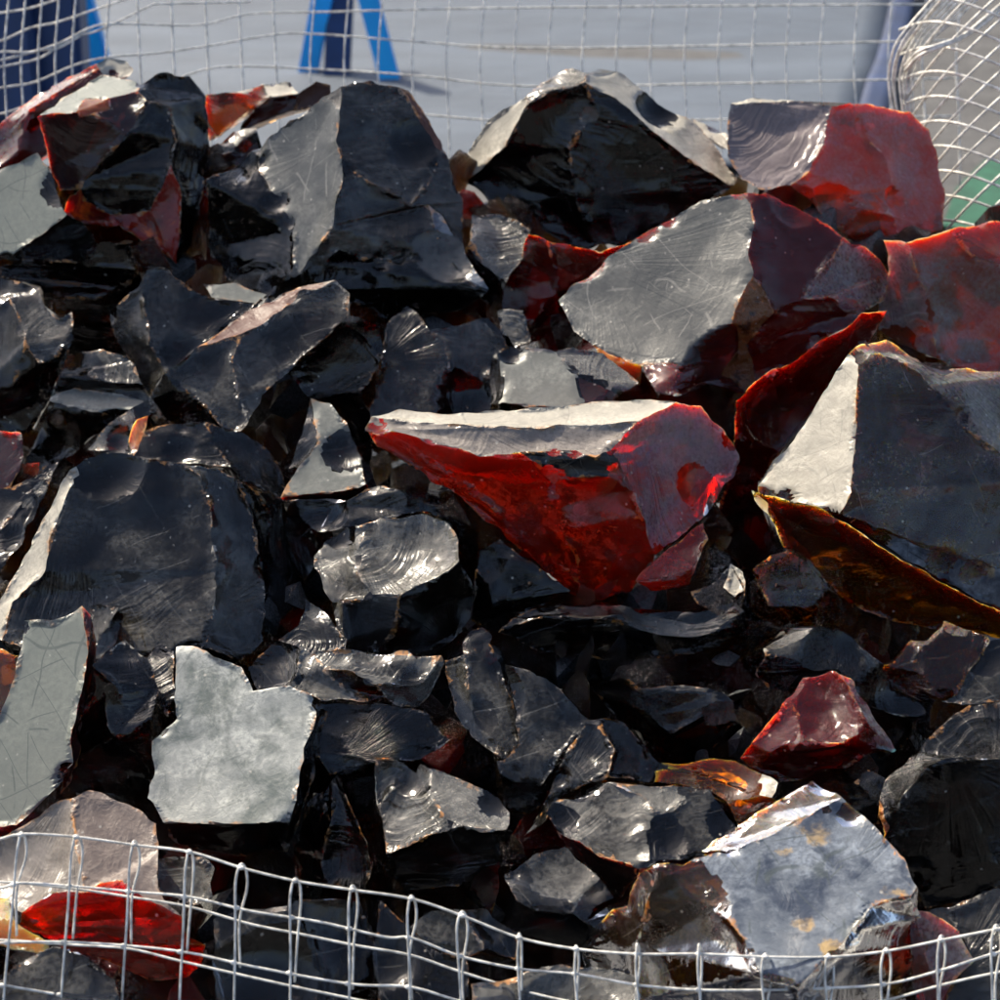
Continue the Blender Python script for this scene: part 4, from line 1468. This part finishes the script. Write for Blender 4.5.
def empty(name, label, cat, loc=(0, 0, 0)):
    o = bpy.data.objects.new(name, None)
    C.objects.link(o)
    o.location = loc
    tag(o, label, cat)
    return o


# front panel of the basket: main sheet, and its top folded over to the inside
FD = 1.46                                         # depth of the front sheet
rw = .00094
base = at(500, 1100, FD)
front = empty('wire_mesh', 'galvanised mesh panel with folded over top edge in front of the heap', 'wire mesh')


def fz(x):                                        # the sheet bellies a little
    return FD + .012 * math.sin(x / 170.0) + .006 * math.sin(x / 61.0)


def trace(pts, dz=0.0):
    return [at(x, y, fz(x) + dz) for x, y in pts]


def interp(pts, x):
    for (x0, y0), (x1, y1) in zip(pts, pts[1:]):
        if x0 <= x <= x1:
            return y0 + (y1 - y0) * (x - x0) / (x1 - x0)
    return pts[-1][1] if x > pts[-1][0] else pts[0][1]


top = [(-60, 850), (-20, 844), (0, 839), (25, 834), (77, 837), (135, 845), (190, 852), (242, 868), (296, 881), (353, 890), (412, 899), (463, 916),
       (520, 938), (577, 949), (638, 954), (700, 954), (766, 957), (829, 957), (887, 951), (942, 940), (997, 929), (1060, 915)]
h2 = [(-60, 892), (0, 888), (20, 883), (70, 886), (135, 892), (190, 897), (250, 911), (320, 922), (385, 937), (412, 938), (460, 956), (520, 969),
      (577, 974), (638, 985), (700, 990), (766, 990), (829, 988), (887, 984), (942, 970), (1000, 952), (1060, 940)]
h2f = [(-60, 885), (0, 882), (75, 889), (130, 897), (190, 907), (250, 924), (300, 934), (353, 945), (410, 955), (455, 970), (520, 990), (577, 1003),
       (638, 1012), (766, 1016), (829, 1010), (887, 1000), (942, 985), (1000, 972), (1060, 962)]
h3 = [(-60, 946), (0, 943), (60, 942), (130, 946), (190, 953), (250, 966), (350, 984), (410, 987), (470, 1004), (577, 1030), (700, 1045), (829, 1042),
      (942, 1025), (1000, 1006), (1060, 990)]
h3f = [(-60, 938), (0, 940), (75, 945), (130, 949), (180, 961), (250, 977), (300, 988), (353, 999), (412, 1012), (520, 1045), (638, 1065), (829, 1065), (1060, 1020)]
h4 = [(-60, 980), (0, 985), (25, 989), (80, 998), (190, 1014), (296, 1036), (412, 1060), (577, 1080), (829, 1090), (1060, 1060)]
h5 = [(x, y + 62) for x, y in h4]
for pts in (top, h2, h3, h4, h5):
    wire('cross_wire', trace(pts), rw, front)
for pts in (h2f, h3f):
    wire('cross_wire', trace(pts, .008), rw, front)
xs = [22, 77, 135, 190, 242, 296, 353, 412, 463, 520, 577, 638, 700, 766, 829, 887, 942, 997]
jr = random.Random(4)
for i, x in enumerate(xs):
    yt = interp(top, x) - jr.uniform(2, 5) - (8 if x in (638, 700) else 0)
    lean = -18 + 24 * min(1, x / 600) + (-10 if x > 860 else 0)
    a, b = jr.uniform(3, 5.5), jr.uniform(3, 5.5)
    if x in (520, 577, 638, 700):
        a, b = 1.6, 1.6
    down = 150
    pts, dzs = [], []
    # long leg
    L = [(x + lean * 1.35, yt + 250), (x + lean, yt + down), (x - a * .6 + lean * .45, yt + 75), (x - a - 1 + lean * .1, yt + 28), (x - a, yt + 10),
         (x - 1, yt + .5), (x + b * .8, yt + 7), (x + b, yt + 25), (x + b * .6 + jr.uniform(-5, 1) + lean * .2, yt + 58), (x + b * .4 + lean * .35 - 1, yt + 104)]
    path = []
    for k, (px, py) in enumerate(L):
        path.append(at(px, py, fz(px) + (-.0024 if k < 5 else (.001 if k == 5 else .0055))))
    wire('upright_wire', path, rw, front)
# weld points where uprights meet the cross wires of the front sheet
for ci, pts in enumerate((top, h2, h3, h4)):
    for x in xs:
        yt = interp(top, x)
        lean = -18 + 24 * min(1, x / 600) + (-10 if x > 860 else 0)
        yy = interp(pts, x)
        px = x + lean * min(1, max(0, (yy - yt) / 150)) - (3 if ci else 1)
        if interp(pts, px) > 1006:
            continue
        p = at(px, interp(pts, px), fz(px) - .0012)
        bm = bmesh.new()
        bmesh.ops.create_icosphere(bm, subdivisions=2, radius=.0021, matrix=Matrix.Translation(p) @ Matrix.Diagonal((1.25, .9, .85, 1)))
        mesh_obj('weld_point', bm, MW, front)

# back panel: fine mesh curving from the left side round the back
back = empty('wire_mesh', 'fine mesh panel curving round behind the heap', 'wire mesh')


def bdepth(x):
    return 2.62 + .35 * min(1, max(0, x) / 330.0)


rows = [[(-40, 18), (0, 13), (30, 8), (55, 0), (80, -10), (150, -25), (300, -34), (500, -36), (960, -40)],
        [(-40, 48), (0, 41), (30, 28), (58, 22), (100, 8), (140, -4), (200, -12), (330, -14), (500, -16), (960, -20)],
        [(-40, 62), (0, 52), (30, 52), (62, 42), (95, 26), (130, 24), (200, 25), (250, 14), (330, 12), (500, 8), (960, 4)],
        [(-40, 76), (0, 67), (40, 58), (70, 38), (100, 30), (150, 6), (165, 4), (250, 2)],
        [(-40, 96), (0, 88), (35, 82), (75, 65), (110, 57), (160, 53), (220, 44), (280, 34), (330, 35), (420, 42), (520, 48), (700, 46), (960, 40)],
        [(-40, 120), (0, 114), (45, 101), (100, 92), (160, 85), (220, 67), (330, 70), (420, 76), (520, 86), (700, 84), (960, 78)],
        [(-40, 150), (0, 143), (60, 132), (160, 118), (330, 108), (520, 122), (700, 120), (960, 116)],
        [(-40, 62), (0, 60), (40, 50), (58, 48), (80, 36)]]
for pts in rows:
    wire('cross_wire', [at(x, y, bdepth(x)) for x, y in pts], .0015, back, 4)
x = -30
k = 0
while x < 960:
    b = 12 * math.exp(-max(x, 0) / 90)
    sg = 9 if x > 300 else -6 if x > 120 else 5
    path = [at(x + b * .5 + sg * .9, -60, bdepth(x) - .003), at(x + b * .2 + sg * .5, 0, bdepth(x) - .003), at(x, 60, bdepth(x) - .003), at(x + 3, 120, bdepth(x) - .003), at(x + 4, 190, bdepth(x) - .003)]
    wire('upright_wire', path, .0015 if x < 300 else .0013, back, 3)
    k += 1
    x += (17 if x < 60 else 34)

# rolled mesh at the upper right: a sheet with diagonal wires bent over into a curl
roll = empty('curled_wire_mesh', 'white wire mesh curled over in a roll at the upper right', 'wire mesh')
RD = 2.42


def rollp(u, v):
    """u across the sheet (0 at the bent edge), v down it, in photo pixels at depth RD"""
    # bent edge: a curve from the top right to lower left of the corner
    ax, ay = 902 + 4 * v / 100.0, 52 + 0.80 * v
    dx = u * .95 + (0 if v > 0 else .0)
    px = ax + dx + 10 * (1 - math.exp(-u / 25.0))
    py = ay - 52 + 50 * math.exp(-u / 38.0) + 6 * math.sin(u / 60.0) - .10 * u + (52 - 50) + 24
    dep = RD + .10 * math.exp(-u / 22.0) - .05 * (1 - math.exp(-u / 70))
    return at(px, py, dep)


for k in range(-7, 13):
    o = k * 31 + 4
    path = []
    for i in range(0, 14):
        u = i * 13
        v = o + u * .82
        if -80 < v < 330:
            path.append(rollp(u, v))
    if len(path) > 3:
        wire('cross_wire', path, .00165, roll, 3)
    path = []
    for i in range(0, 14):
        u = i * 13
        v = o - u * .78 + 60
        if -80 < v < 330:
            path.append(rollp(u, v))
    if len(path) > 3:
        wire('upright_wire', path, .00165, roll, 3)
# the strands that turn over the bent edge and run back
for k in range(9):
    j = jr.uniform(-3, 3)
    path = [at(905 + k * 1.5 + j, 150 + k * 2, RD + .10), at(894 + k * 2.3 + j, 105, RD + .09), at(890 + k * 3.2 + j * .5, 75, RD + .08), at(897 + k * 4 + j, 46, RD + .06),
            at(912 + k * 6, 22 - k * .7, RD + .05), at(935 + k * 8, -4 - k * 2, RD + .05), at(965 + k * 9, -40, RD + .06)]
    wire('edge_wire', path, .0015, roll, 4)
for dy in (0, 5):
    wire('edge_wire', [at(905, 66 + dy, RD + .03), at(918, 52 + dy, RD), at(935, 46 + dy * .6, RD - .01), at(962, 36 + dy * .5, RD - .01), at(985, 18 + dy, RD - .01), at(1020, -12 + dy, RD)], .0022, roll)
